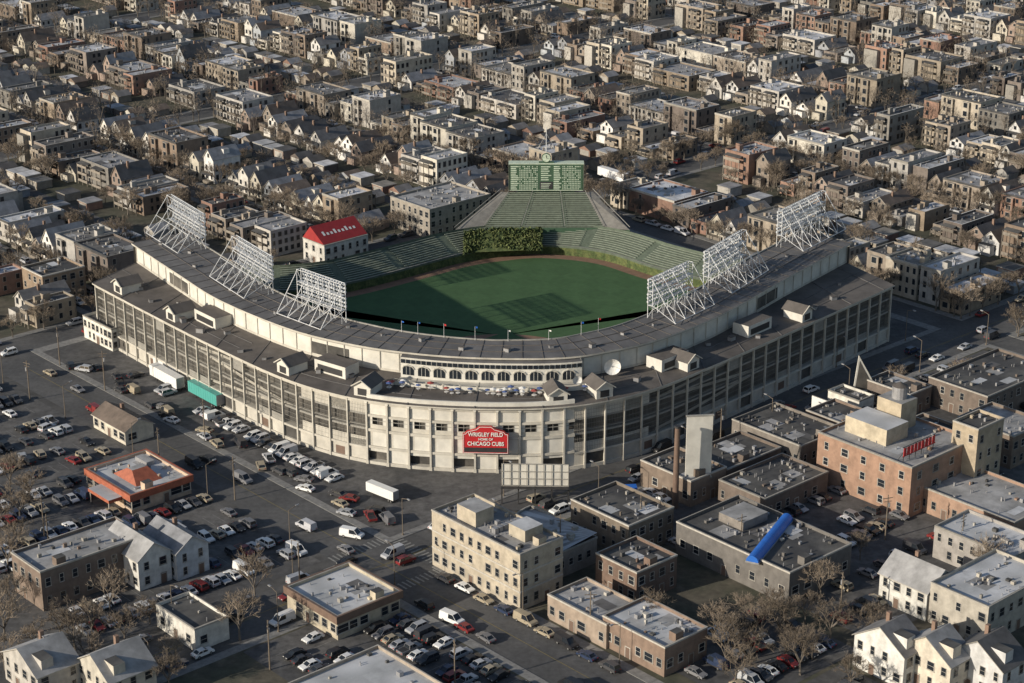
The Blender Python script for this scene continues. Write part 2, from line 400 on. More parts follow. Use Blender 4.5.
for k in range(10):
    fr=(k+.5)/10
    A=[Vector((wo[i].x,wo[i].y,3.35)).lerp(bb[i]+Vector((0,0,.15)),fr)+Vector((0,0,.22)) for i in range(61)]
    for i in range(60):
        if i%7==3: continue
        bl.beam(A[i],A[i+1],.36,'bench',.1)
part(bl,"bleachers")
cb=MB()
c0=[Vector((-9,597,7.2)),Vector((29,597,7.2)),Vector((23.5,613,14)),Vector((-1,613,14))]
cb.poly(c0,'green2')
for k in range(17):
    t=(k+.5)/17; a=c0[0].lerp(c0[3],t)+Vector((0,0,.3)); b=c0[1].lerp(c0[2],t)+Vector((0,0,.3))
    for s0,s1 in ((0,.3),(.33,.66),(.69,1)): cb.beam(a.lerp(b,s0),a.lerp(b,s1),.38,'bench',.1)
for tt in (0,.315,.675,1):
    cb.beam(c0[0].lerp(c0[1],tt)+Vector((0,0,.7)),c0[3].lerp(c0[2],tt)+Vector((0,0,.7)),.12,'steel')
for a,b in ((c0[0],c0[3]),(c0[3],c0[2]),(c0[2],c0[1])): cb.poly([a,b,Vector((b.x,b.y,0)),Vector((a.x,a.y,0))],'green')
cb.poly([c0[0],c0[1],Vector((29,597,3)),Vector((-9,597,3))],'green')
for pts_ in ([(23.5,613,14),(29,597,7.2),(37,594,7.4),(26,614,14)],[(-1,613,14),(-9,597,7.2),(-18,594,7.4),(-3.5,614,14)]):
    cb.poly(pts_,'steel2'); p,q=pts_[2],pts_[3]; cb.poly([p,q,(q[0],q[1],0),(p[0],p[1],0)],'green')
    cb.beam(Vector(p)+Vector((0,0,1)),Vector(q)+Vector((0,0,1)),.14,'steel')
part(cb,"centre_bleachers")
hd=MB()
for k in range(3000):
    x=ru(-15,9.5); t=R(); y=588+8*t+ (0 if x>-8 else (x+8)*.5); z=3.4+4.2*t+ru(-.3,.7); d=Vector((ru(-1,1),ru(-1,1),ru(-.3,1))).normalized(); e=d.orthogonal().normalized()*ru(.3,.6); f=d.cross(e).normalized()*ru(.3,.6); c=Vector((x,y-1.5,z)); hd.poly([c-e,c-f,c+e,c+f],'ivy')
hd.poly([(-15,584,3.3),(9.5,587,3.3),(9.5,595,7.3),(-15,592,7.3)],'ivy')
put(hd,"hedge",label="trimmed bright green hedge in front of centre bleachers",cat="hedge",kind="stuff")
# ---------------------------------------------------------------- scoreboard
sb=bpy.data.objects.new("scoreboard",None); scene.collection.objects.link(sb); sb.location=(11,614.5,13.6)
sb["label"]="dark green baseball scoreboard with clock above centre bleachers"; sb["category"]="scoreboard"
m=MB(); m.box(-11.8,11.8,0,3.2,.6,9.4,'green'); m.box(-12.1,12.1,-.25,3.4,9.4,9.65,'score'); m.box(-11.8,11.8,-.15,0,.6,.8,'score')
for x in (-12.1,11.85): m.box(x,x+.25,-.25,3.4,.6,9.4,'green2')
put(m,"body",parent=sb)
m=MB(); m.box(-11.7,11.7,-.1,-.003,.82,9.38,'green')
for side in (-1,1):
    for r in range(13):
        z=1.05+r*.62
        x=side*6.9-4.5; m.box(x,x+ru(1.6,2.6),-.18,-.1,z,z+.3,'score')
        for c in range(12):
            x=side*6.9-1.7+c*.5
            if R()<.85: m.box(x,x+.3,-.18,-.1,z,z+.32,'score')
m.box(-2.1,2.1,-.16,-.1,1.2,3.6,'dark')
for r in range(4): m.box(-1.7,1.7-ru(0,1),-.19,-.16,1.4+r*.5,1.58+r*.5,'score')
for r in range(7): m.box(-1.7,1.7-ru(0,1.2),-.18,-.1,4.1+r*.72,4.4+r*.72,'score')
put(m,"score_panel",parent=sb)
m=MB(); m.cyl((0,.3,11.4),(0,.9,11.4),1.5,1.5,20,'green'); m.cyl((0,.24,11.4),(0,.32,11.4),1.3,1.3,20,'score')
m.beam((0,.2,11.4),(0,.2,12.3),.12,'dark'); m.beam((0,.2,11.4),(.6,.2,11.2),.12,'dark'); m.beam((-.7,.6,9.6),(-.4,.6,10.3),.3,'green'); m.beam((.7,.6,9.6),(.4,.6,10.3),.3,'green')
m.box(-2.4,2.4,.5,1.1,9.65,10.1,'green')
put(m,"clock",parent=sb)
m=MB(); m.cyl((0,2,9.8),(0,2,21),.16,.09,8,'wsteel'); m.beam((-2.5,2,14.5),(2.5,2,14.5),.12,'wsteel'); m.beam((-2.5,2,14.5),(0,2,19),.05,'wsteel'); m.beam((2.5,2,14.5),(0,2,19),.05,'wsteel'); put(m,"flagpole",parent=sb)
m=MB()
m.box(-9.2,9.2,.8,1.2,-.2,.6,'green')
for x in (-9,-3,3,9): m.beam((x,1,-1),(x,1,.6),.5,'green'); m.beam((x,1.2,.3),(x,3,.3),.4,'green'); m.beam((x,3,-13.5),(x,3,.6),.5,'green')
put(m,"support",parent=sb)
# ---------------------------------------------------------------- light towers
def tower(u,v,L,hh=10.4):
    p=W(u,v,24.0); path=offs(rof,lambda i:rd(i)-1.0); i=near(path,p); t=tang(path,i); q=path[i]
    m=MB(); n=2*int(L/4.2); k='wsteel'
    for y in (0,-1.4):
        for j in range(n+1):
            x=-L/2+L*j/n
            if y==0 or j%2==0: m.beam((x,y,0 if j%2==0 else 3.4),(x,y,hh),.13 if j%2==0 else .08,k)
        for z in (3.4,6.4,7.2,hh): m.beam((-L/2,y,z),(L/2,y,z),.12,k)
    for j in range(n):
        x0=-L/2+L*j/n; x1=-L/2+L*(j+1)/n
        m.beam((x0,-1.4,3.4),(x1,-1.4,6.4) ,.07,k); m.beam((x1,-1.4,7.2),(x0,-1.4,hh),.07,k)
    for j in range(0,n+1,2):
        x=-L/2+L*j/n
        for z in (3.4,6.4,7.2,hh): m.beam((x,0,z),(x,-1.4,z),.09,k)
        m.beam((x,-1.4,hh-.5),(x,-8.5,.3),.14,k); m.beam((x,-1.4,3.6),(x,-8.5,.3),.11,k); m.beam((x,-5,5.0),(x,-1.4,2.4),.09,k); m.beam((x,-1.4,0),(x,-1.4,3.4),.13,k)
        m.beam((x,-5,5.0),(x,-4.8,1.8),.08,k)
        if j+2<=n:
            x2=-L/2+L*(j+2)/n
            m.beam((x,0,0),(x2,0,3.4),.09,k); m.beam((x2,0,0),(x,0,3.4),.09,k); m.beam((x,-8.5,.3),(x2,-5,5.0),.08,k)
    m.beam((-L/2,-5,5.0),(L/2,-5,5.0),.1,k); m.beam((-L/2,-8.5,.4),(L/2,-8.5,.4),.13,k)
    for z in (3.5,7.3): m.box(-L/2,L/2,-1.1,-.2,z-.05,z+.01,'lamp')
    o=put(m,"light_tower",(q.x,q.y,23.9),math.atan2(t.y,t.x),parent=st)
    for z0 in (4.0,7.8):
        lm=MB(); nn=int(L/1.0)
        for r in (0,1,2): lm.beam((-L/2+.4,.1,z0+r),(L/2-.4,.1,z0+r),.12,'lamp')
        lm.beam((0,.1,z0),(0,.1,z0+2),.1,'lamp')
        for r in (0,1,2):
            for j in range(nn):
                x=-L/2+.6+(L-1.2)*j/(nn-1); z=z0+r*1.0
                lm.cyl((x,.12,z+.1),(x,.5,z-.06),.26,.40,7,'lamp')
        put(lm,"lamp_bank",parent=o)
for a in ((182,240,22),(248,284,21),(332,312,17),(682,311,18),(751,282,22),(828,241,25)): tower(*a)
fl=MB(); fl.cyl((0,0,0),(0,0,3.4),.05,.035,6,'wsteel'); fl=fl.mesh("flagpole")
fcs=['red','blue','white']; fms=[]
for c in fcs:
    m=MB(); A=[(0.05+.15*i,.08*math.sin(i*1.3),0) for i in range(5)]
    for p,q in zip(A,A[1:]): m.poly([(p[0],p[1],2.9),(q[0],q[1],2.85),(q[0],q[1],3.25),(p[0],p[1],3.33)],c)
    fms.append(m.mesh("flag"))
rin=offs(rof,lambda i:rd(i)-.4,23.9)
for u in (400,418,447,478,510,545,578,602):
    i=near(rin,W(u,333,24)); o=put(fl,"flagpole",rin[i],ru(-.4,.4),label="white flagpole with small flag on the grandstand roof edge",cat="flagpole",group="flagpoles along the stadium roof",scale=(1,1,ru(.8,1.1)))
    put(random.choice(fms),"flag",parent=o)
# ---------------------------------------------------------------- home-corner club level
hb=MB(); i0=near(rof,W(403,352,23.5)); i1=near(rof,W(578,356,23.5))
o2=offs(rof,-1.6); o3=offs(rof,-1.75); o4=offs(rof,-6.5)
loft(hb,atz(o2,17.0),atz(o2,22.6),'cream2',i0,i1); loft(hb,atz(o2,22.6),atz(rof,22.9),'sroof',i0,i1)
for i in range(i0,i1):
    p,q=o3[i],o3[i+1]; s=p.lerp(q,.1); e=p.lerp(q,.9)
    pan(hb,s,e,21.2,22.2,'glass')
for i in range(i0,i1-2,3):
    a,b=o3[i],o3[min(i1,i+3)]; pts_=[]
    for f,z in ((.14,18.2),(.86,18.2),(.86,19.7),(.74,20.25),(.5,20.5),(.26,20.25),(.14,19.7)):
        c=a.lerp(b,f); pts_.append((c.x,c.y,z))
    hb.poly(pts_,'glass')
    for f in (.38,.62):
        c=a.lerp(b,f); hb.beam((c.x,c.y,18.2),(c.x,c.y,20.3),.09,'cream2')
    for f0,f1,z0,z1 in ((.1,.22,19.8,20.45),(.22,.5,20.45,20.8),(.5,.78,20.8,20.45),(.78,.9,20.45,19.8)):
        c=a.lerp(b,f0); d=a.lerp(b,f1); hb.beam((c.x,c.y,z0),(d.x,d.y,z1),.2,'cream')
for i in (i0,i1):
    hb.poly([(o2[i].x,o2[i].y,17),(rof[i].x,rof[i].y,17),(rof[i].x,rof[i].y,23),(o2[i].x,o2[i].y,22.6)],'cream2')
loft(hb,atz(o4,17.3),atz(o2,17.5),'cream',i0,i1); loft(hb,atz(o4,16.9),atz(o4,18.3),'cream2',i0,i1)
for i in range(i0,i1+1,3):
    p=o4[i]; hb.beam((p.x,p.y,16.8),(p.x,p.y,18.8),.3,'cream')
for i in range(i0,i1): hb.beam(atz(o4,18.9)[i],atz(o4,18.9)[i+1],.12,'steel')
part(hb,"club_level")
o6=offs(rof,-10)
M['mred']=mat("faded red canvas",(.3,.06,.05),.8,.2,1); M['mblue']=mat("faded blue canvas",(.07,.11,.26),.8,.2,1)
for k,c in enumerate(('mblue','mred','white','mblue')):
    um=MB(); um.cyl((0,0,0),(0,0,1.9),.05,.05,6,'metal')
    for j in range(6):
        a=2*math.pi*j/6;b=2*math.pi*(j+1)/6; um.poly([(0,0,2.2),(.9*math.cos(a),.9*math.sin(a),1.8),(.9*math.cos(b),.9*math.sin(b),1.8)],c)
    um.cyl((0,0,.7),(0,0,.76),.6,.6,10,'white'); um=um.mesh("terrace_umbrella")
    for _ in range(7):
        i=random.randint(i0,i1-1); q=o4[i].lerp(o6[i],ru(.15,.95)); put(um,"terrace_umbrella",(q.x,q.y,17.2),ru(0,3),parent=st,scale=(ru(.7,1.1),)*3)
pp=MB(); pa=offs(fac,.3)
loft(pp,atz(pa,16.9),atz(pa,18.0),'cream2',hz0,hz1); pb=offs(fac,.8); loft(pp,atz(pa,18),atz(pb,18),'cream2',hz0,hz1); loft(pp,atz(pb,18),atz(pb,17),'cream',hz0,hz1)
part(pp,"parapet")
dm=MB(); dm.box(-2.2,2.2,0,6,0,3.0,'cream2'); dm.poly([(-2.2,-.01,3),(2.2,-.01,3),(0,-.01,4.4)],'cream2'); dm.poly([(-2.7,-.5,2.8),(0,-.5,4.65),(0,6.5,4.65),(-2.7,6.5,2.8)],'ring'); dm.poly([(0,-.5,4.65),(2.7,-.5,2.8),(2.7,6.5,2.8),(0,6.5,4.65)],'ring'); dm.box(-1.2,1.2,-.06,-.01,.7,2.4,'dark'); dm.beam((-2.7,-.5,2.85),(0,-.5,4.6),.25,'cream'); dm.beam((2.7,-.5,2.85),(0,-.5,4.6),.25,'cream')
dm=dm.mesh("dormer")
for u,v in ((118,294),(172,322),(286,376),(362,398),(556,404),(604,398),(690,372),(806,322)):
    i=near(fac,W(u,v,16.5)); t=tang(fac,i); q=fac[i]+Vector((-t.y,t.x,0))*.6
    put(dm,"dormer",(q.x,q.y,16.6),math.atan2(t.y,t.x),parent=st)
rm=MB(); rm.box(-5,5,0,5,0,3.4,'cream2','ring'); rm.box(-4,4,-.05,0,.8,2.4,'dark'); rm=rm.mesh("rooftop_room")
for u,v,z in ((205,322,18),(675,366,17.5),(330,372,18),(760,330,18)):
    p=W(u,v,z); i=near(fac,p); t=tang(fac,i); put(rm,"rooftop_room",(p.x,p.y,16.9),math.atan2(t.y,t.x),parent=st)
ds=MB()
for r0,r1,z0,z1 in ((0,.8,0,.1),(.8,1.6,.1,.45),(1.6,2.3,.45,1.0)):
    for j in range(16):
        a,b=2*math.pi*j/16,2*math.pi*(j+1)/16
        ds.poly([(r0*math.cos(a),-z0,r0*math.sin(a)),(r0*math.cos(b),-z0,r0*math.sin(b)),(r1*math.cos(b),-z1,r1*math.sin(b)),(r1*math.cos(a),-z1,r1*math.sin(a))],'white')
ds.cyl((0,0,0),(0,1.2,-1.2),.3,.3,8,'metal'); ds.cyl((0,1.2,-1.2),(0,1.2,-3.4),.25,.3,8,'metal'); ds.beam((0,0,0),(0,-2,.2),.08,'metal')
ds=ds.mesh("satellite_dish")
for u,v,sc in ((612,368,.9),(577,377,.5)):
    p=W(u,v,19.5); p.z=17.2+3.2*sc; o=put(ds,"satellite_dish",p,ru(-.3,.4),label="round white satellite dish on the stadium concourse roof",cat="satellite dish",group="rooftop satellite dishes",scale=(sc,)*3)
# ---------------------------------------------------------------- marquee
i=near(fac,W(487,409,16.5)); t=tang(fac,i); base=fac[i]-Vector((-t.y,t.x,0))*1.4
mq=bpy.data.objects.new("marquee_sign",None); scene.collection.objects.link(mq); mq.location=(base.x,base.y,5.9); mq.rotation_euler=(0,0,math.atan2(t.y,t.x))
mq["label"]="red marquee sign with white lettering on stadium corner wall"; mq["category"]="sign"
m=MB()
prof=[(-5.4,0),(5.4,0),(5.4,5.0),(4.9,5.0),(4.4,5.6),(2.2,6.2),(1.4,6.9),(-1.4,6.9),(-2.2,6.2),(-4.4,5.6),(-4.9,5.0),(-5.4,5.0)]
m.poly([(x,-.35,z) for x,z in prof],'red'); m.poly([(x,.35,z) for x,z in reversed(prof)],'red')
for a,b in zip(prof,prof[1:]+prof[:1]): m.poly([(a[0],-.35,a[1]),(a[0],.35,a[1]),(b[0],.35,b[1]),(b[0],-.35,b[1])],'red')
for a,b in zip(prof,prof[1:]+prof[:1]): m.beam((a[0]*.96,-.4,.12+a[1]*.96),(b[0]*.96,-.4,.12+b[1]*.96),.1,'white')
for x in (-4,4): m.beam((x,.3,1),(x,1.9,1),.3,'steel'); m.beam((x,.3,4.4),(x,1.9,4.4),.3,'steel')
put(m,"board",parent=mq)
m=MB(); m.box(-5.0,5.0,-.42,-.36,.35,1.5,'dark'); put(m,"message_strip",parent=mq)
def text(s,size,loc,parent,key,rot=(math.pi/2,0,0),sx=1,name="lettering"):
    cu=bpy.data.curves.new("t","FONT"); cu.body=s; cu.size=size; cu.align_x='CENTER'; cu.align_y='CENTER'; cu.extrude=.03; cu.offset=.02*size
    to=bpy.data.objects.new("t",cu); scene.collection.objects.link(to); bpy.context.view_layer.update()
    me=bpy.data.meshes.new_from_object(to); me.materials.clear(); me.materials.append(M[key]); bpy.data.objects.remove(to)
    o=put(me,name,parent=parent); o.location=loc; o.rotation_euler=rot; o.scale=(sx,1,1); return o
text("WRIGLEY FIELD",1.4,(0,-.47,4.85),mq,'white',sx=.84)
text("HOME OF",.8,(0,-.47,3.65),mq,'white')
text("CHICAGO CUBS",1.4,(0,-.47,2.5),mq,'white',sx=.84)
# ---------------------------------------------------------------- buildings
foot=[(-196,2,-166,-2)]
def infoot(p,mar=0):
    a,b=toAB(p)
    return any(a0-mar<a<a1+mar and b0-mar<b<b1+mar for a0,a1,b0,b1 in foot)
def win(mb,o,ux,n,u,z,w_,h_,fr=.12,k='glass'):
    c=o+ux*u
    def q(e,off,kk):
        mb.poly([c-ux*(w_/2+e)+n*off+Vector((0,0,z-e)),c+ux*(w_/2+e)+n*off+Vector((0,0,z-e)),c+ux*(w_/2+e)+n*off+Vector((0,0,z+h_+e)),c-ux*(w_/2+e)+n*off+Vector((0,0,z+h_+e))],kk)
    if fr: q(fr,.03,'trim')
    q(0,.06,k)
X=Vector((1,0,0));Y=Vector((0,1,0))
def wallwins(mb,x0,x1,y0,y1,floors,fh,sp=2.4,sides="xXyY",z0=1.0,dens=.9,fr=.12):
    for s in sides:
        if s=='x': o,ux,n,L=Vector((x0,y1,0)),-Y,-X,y1-y0
        elif s=='X': o,ux,n,L=Vector((x1,y0,0)),Y,X,y1-y0
        elif s=='y': o,ux,n,L=Vector((x0,y0,0)),X,-Y,x1-x0
        else: o,ux,n,L=Vector((x1,y1,0)),-X,Y,x1-x0
        c=max(1,int(L/sp))
        ws=[ru(.8,1.4) for _ in range(c)]; ok=[R()<dens for _ in range(c)]
        for f in range(floors):
            for j in range(c):
                if ok[j]: win(mb,o,ux,n,L*(j+.5)/c,z0+f*fh,ws[j],1.65,fr)
def shell(mb,x0,x1,y0,y1,h,par=.6,t=.3,k='wall',cap='trim'):
    hp=h+par
    c=[(x0,y0),(x1,y0),(x1,y1),(x0,y1)]; d=[(x0+t,y0+t),(x1-t,y0+t),(x1-t,y1-t),(x0+t,y1-t)]
    for i in range(4):
        a,b=c[i],c[(i+1)%4]; e,f=d[i],d[(i+1)%4]
        mb.poly([(*a,0),(*b,0),(*b,hp),(*a,hp)],k); mb.poly([(*a,hp),(*b,hp),(*f,hp),(*e,hp)],cap); mb.poly([(*e,hp),(*f,hp),(*f,h),(*e,h)],k)
def rooftop(x0,x1,y0,y1,h,key='roof',n=5,t=.3):
    mb=MB(); mb.poly([(x0+t,y0+t,h),(x1-t,y0+t,h),(x1-t,y1-t,h),(x0+t,y1-t,h)],key)
    if n>3:
        for q_ in range(1+n//6):
            xa=ru(x0+.8,x0+(x1-x0)*.7); xb=min(x1-.6,xa+ru(2,5)); ya=ru(y0+.8,y0+(y1-y0)*.7); yb=min(y1-.6,ya+ru(2,5)); zz=h+.02+.012*q_
            mb.poly([(xa,ya,zz),(xb,ya,zz),(xb,yb,zz),(xa,yb,zz)],random.choice(['greyroof','greyroof','whiteroof','sroof']))
    for _ in range(n):
        x=ru(x0+1.2,x1-1.8); y=ru(y0+1,y1-1.4); k=random.choice(['metal','wall','darkroof','trim','metal'])
        s=ru(.35,1.0); hh=ru(.3,1.0); mb.box(x,x+s,y,y+s*ru(.6,1.2),h+.03,h+hh,k)
    if n>2 and x1-x0>8 and R()<.6:
        x=ru(x0+3,x1-5); mb.box(x,x+2.2,y0+.6,y0+2.4,h+.03,h+1.9,'wall','darkroof')
    for _ in range(n):
        x=ru(x0+1,x1-1); y=ru(y0+1,y1-1); mb.cyl((x,y,h),(x,y,h+ru(.4,.9)),.1,.1,6,'metal')
    return mb
def flatv(seed,w_,d_,fl,fh=3.0,long=False):
    random.seed(seed); h=fl*fh+.5
    b=MB(); shell(b,0,d_,0,w_,h,par=.6,cap=random.choice(['trim','trim','white','wall']))
    wallwins(b,0,d_,0,w_,fl,fh,sp=random.choice([2.2,2.8,3.4]),z0=1.3,dens=ru(.5,.8),fr=random.choice([0,.1,.12]))
    nb=max(1,int(w_/7.5))
    for j in range(nb):
        yc=w_*(j+.5)/nb+ (w_/nb*.18 if R()<.5 else 0); bw=1.6
        if R()<.7:
            b.box(-1.1,.01,yc-bw,yc+bw,0,h-.3,'wall','trim')
            for f in range(fl):
                win(b,Vector((-1.1,yc,0)),-Y,-X,0,1.3+f*fh,1.7,1.7); win(b,Vector((-.55,yc-bw,0)),X,-Y,0,1.3+f*fh,.6,1.6); win(b,Vector((-.55,yc+bw,0)),-X,Y,0,1.3+f*fh,.6,1.6)
    b.box(-.18,-.001,.0,w_,h+.0,h+.65,random.choice(['trim','wall','darkroof']))
    for j in range(nb):
        if R()<.25:
            b.box(d_,d_+2.0,w_*(j+.1)/nb,w_*(j+.7)/nb,0,h-.6,'trim','darkroof'); continue
        ya=w_*(j+.1)/nb; yb=w_*(j+.75)/nb
        for f in range(fl):
            z=1.2+f*fh; b.box(d_,d_+2.0,ya,yb,z,z+.2,'wood'); b.box(d_+1.9,d_+2.0,ya,yb,z+.25,z+1.0,'wood')
        for y in (ya,(ya+yb)/2,yb): b.beam((d_+1.9,y,0),(d_+1.9,y,h-1),.2,'wood')
        b.poly([(d_,ya,h-.3),(d_,yb,h-.3),(d_+2.1,yb,h-.8),(d_+2.1,ya,h-.8)],'darkroof')
    if R()<.3: b.box(d_*.7,d_*.7+2,w_*.3,w_*.3+1.0,h,h+2.0,'wall')
    r=rooftop(0,d_,0,w_,h,n=5 if not long else 14)
    return b.mesh("body"),r.mesh("roof"),w_,d_+2.1
def gablev(seed,w_,d_,eh,rh):
    random.seed(seed); b=MB()
    b.box(0,d_,0,w_,0,eh,'wall')
    for x in (0,d_): b.poly([(x,0,eh),(x,w_,eh),(x,w_/2,eh+rh)],'wall')
    fl=int(eh/2.8); wallwins(b,0,d_,0,w_,fl,2.8,sp=2.5,z0=1.2,dens=.8)
    win(b,Vector((0,w_/2,0)),-Y,-X,0,eh+.3,1.0,1.2); win(b,Vector((d_,w_/2,0)),Y,X,0,eh+.3,1.0,1.2)
    b.box(-1.8,-.01,.6,w_-.6,0,.9,'wood'); b.poly([(-2.0,.3,2.9),(-2.0,w_-.3,2.9),(0,w_-.3,3.4),(0,.3,3.4)],'darkroof')
    for y in (.7,w_-.7): b.beam((-1.8,y,.9),(-1.8,y,2.9),.15,'trim')
    b.box(d_,d_+2.5,.5,w_-1.5,0,3,'wall','darkroof')
    r=MB(); o=.35
    sl_=rh/(w_/2)
    for s in (0,1):
        y0=-o if s==0 else w_+o; z0=eh-o*sl_
        A=[(-o,y0,z0),(d_+o,y0,z0),(d_+o,w_/2,eh+rh),(-o,w_/2,eh+rh)]; B=[(x,y,z+.15) for x,y,z in A]
        r.poly(B,'shingle'); r.poly(A,'trim')
        for i in range(4): r.poly([A[i],A[(i+1)%4],B[(i+1)%4],B[i]],'trim')
    cx_=ru(d_*.3,d_*.7); r.box(cx_,cx_+.7,w_/2+.6,w_/2+1.3,eh,eh+rh+1.0,'brick')
    if R()<.5:
        x=d_*.45; r.box(x,x+2.4,.8,w_/2,eh+.3,eh+rh*.85,'wall','shingle')
    return b.mesh("body"),r.mesh("roof"),w_,d_+2.5
flats=[flatv(100+i,ru(6.0,8.6),ru(12,21),random.choice([1,2,2,2,3,3])) for i in range(26)]
longs=[flatv(200+i,ru(11,24),ru(12,17),random.choice([2,3,3]),long=True) for i in range(12)]
gables=[gablev(300+i,ru(5.6,7.2),ru(11,16),random.choice([4.0,5.6,6.0,8.0]),ru(2.2,3.9)) for i in range(12)]
random.seed(5)
brickc=[(.18,.14,.11),(.22,.165,.125),(.14,.115,.10),(.27,.215,.16),(.34,.29,.23),(.42,.37,.30),(.2,.188,.17),(.33,.315,.295),(.22,.13,.10),(.26,.16,.12),(.19,.16,.14),(.40,.375,.34),(.26,.22,.18),(.48,.45,.39),(.3,.255,.2)]
housec=[(.55,.54,.52),(.62,.6,.57),(.45,.43,.4),(.35,.37,.39),(.5,.46,.38),(.28,.29,.31),(.24,.2,.165),(.58,.55,.5),(.29,.22,.18)]
gar=[]
for i in range(4):
    b=MB(); w_=5.8;d_=6; b.box(0,d_,0,w_,0,2.7,'wall'); r=MB()
    if i%2:
        for s in (0,1):
            r.poly([(-.3,-.3 if s==0 else w_+.3,2.55),(d_+.3,-.3 if s==0 else w_+.3,2.55),(d_+.3,w_/2,4.2),(-.3,w_/2,4.2)],'shingle')
        for x in (0,d_): b.poly([(x,0,2.7),(x,w_,2.7),(x,w_/2,4.15)],'wall')
    else: r.box(-.2,d_+.2,-.2,w_+.2,2.7,3.0,'trim','roof')
    b.box(d_,d_+.05,.6,w_-.6,.1,2.3,'trim')
    gar.append((b.mesh("body"),r.mesh("roof"),w_,d_))
custom=[]
def vis(p,m=45):
    u,v=proj(p); return -m<u<1024+m and -75<v<720
cnt={}
cand=[]
def placeb(v,a,b,flip,name,label,cat,group,cols):
    me,rm_,w_,d_=v
    if not flip: p=AB(a,b,.14); rz=TH
    else: p=AB(a,b+w_,.14); rz=TH+math.pi
    ca,cb=(a+(d_/2 if not flip else -d_/2)),b+w_/2
    if not vis(AB(ca,cb,5)): return False
    for (x0,x1,y0,y1) in custom:
        if x0-9<ca<x1+9 and y0-w_/2-1<cb<y1+w_/2+1: return False
    c=random.choice(cols); k=ru(.8,1.15); c=tuple(x*k for x in c)
    cand.append((p.y,me,rm_,p,rz,name,label(c),cat,group,c,ru(.82,1.15)))
    return True
def cname(c):
    r_,g_,b_=c; l=sum(c)/3
    if r_>b_*1.3: return "cream brick" if l>.25 else ("red brown brick" if r_>g_*1.55 else "brown brick")
    return "white" if l>.4 else ("pale grey" if l>.25 else "grey")
LF=lambda c:cname(c)+" flat-roofed apartment building with rear porches"
LL=lambda c:"long "+cname(c)+" apartment block with bays on residential street"
LG=lambda c:cname(c)+" gabled wooden house on a narrow city lot"
LGa=lambda c:"small "+cname(c)+" garage beside the back alley"
trees=[]
def fill(a0,a1,b0,b1,gp=.2,lp=.2):
    for side in (0,1):
        y=b0+2.6; gp_=min(.8,gp*ru(.3,2.3)); setb=ru(3.2,4.4)
        while y<b1-6:
            x=R()
            if R()<.05:
                for _ in range(3): trees.append(AB(a0+ru(8,20) if side==0 else a1-ru(8,20),y+ru(1,8),.13))
                y+=ru(6,9); continue
            if x<lp: v=random.choice(longs); nm,lb_,ct,gr,cl=("apartment_block",LL,"apartment building","apartment blocks in the residential streets",brickc)
            elif x<lp+gp_: v=random.choice(gables); nm,lb_,ct,gr,cl=("house",LG,"house","gabled houses in the residential streets",housec)
            else: v=random.choice(flats); nm,lb_,ct,gr,cl=("apartment_building",LF,"apartment building","flat-roofed buildings in the residential streets",brickc)
            if y+v[2]>b1-2:
                y+=2
                if y+6>b1-2: break
                continue
            sb_=setb+ru(-1.0,2.4)
            a=a0+sb_ if side==0 else a1-sb_
            placeb(v,a,y,side==1,nm,lb_,ct,gr,cl)
            mid=(a0+a1)/2
            if R()<.8:
                gv=random.choice(gar); ga=mid-2.6-gv[3] if side==0 else mid+2.6+gv[3]
                placeb(gv,ga,y+.4,side==1,"garage",LGa,"garage","garages along the alleys",brickc+housec)
            if R()<.7: trees.append(AB(mid-ru(9,13) if side==0 else mid+ru(9,13),y+v[2]*R(),.13))
            y+=v[2]+random.choice([.3,.6,.8,1.0,3.5 if R()<.25 else .7])
        for y in range(int(b0+3),int(b1-2),8):
            if R()<.85: trees.append(AB(a0+1.2 if side==0 else a1-1.2,y+ru(-2,2),.12))
    for x in range(int(a0+4),int(a1-3),9):
        for bb_ in (b0+1.2,b1-1.2):
            if R()<.8: trees.append(AB(x+ru(-2,2),bb_,.12))
wu=MB()
wu.box(-.55,.55,-.03,.0,0,1.5,'glass')
for x in (-.6,.6): wu.box(x-.06,x+.06,-.07,0,-.06,1.56,'trim')
wu.box(-.54,.54,-.07,0,1.5,1.58,'trim'); wu.box(-.54,.54,-.05,0,.72,.78,'trim'); wu.box(-.7,.7,-.14,0,-.16,-.063,'trim'); wu=wu.mesh("window")
dr=MB(); dr.box(-.6,.6,-.05,0,0,2.2,'brownfascia'); dr.box(-.75,-.603,-.09,0,0,2.35,'trim'); dr.box(.603,.75,-.09,0,0,2.35,'trim'); dr.box(-.75,.75,-.09,0,2.353,2.5,'trim'); dr=dr.mesh("door")
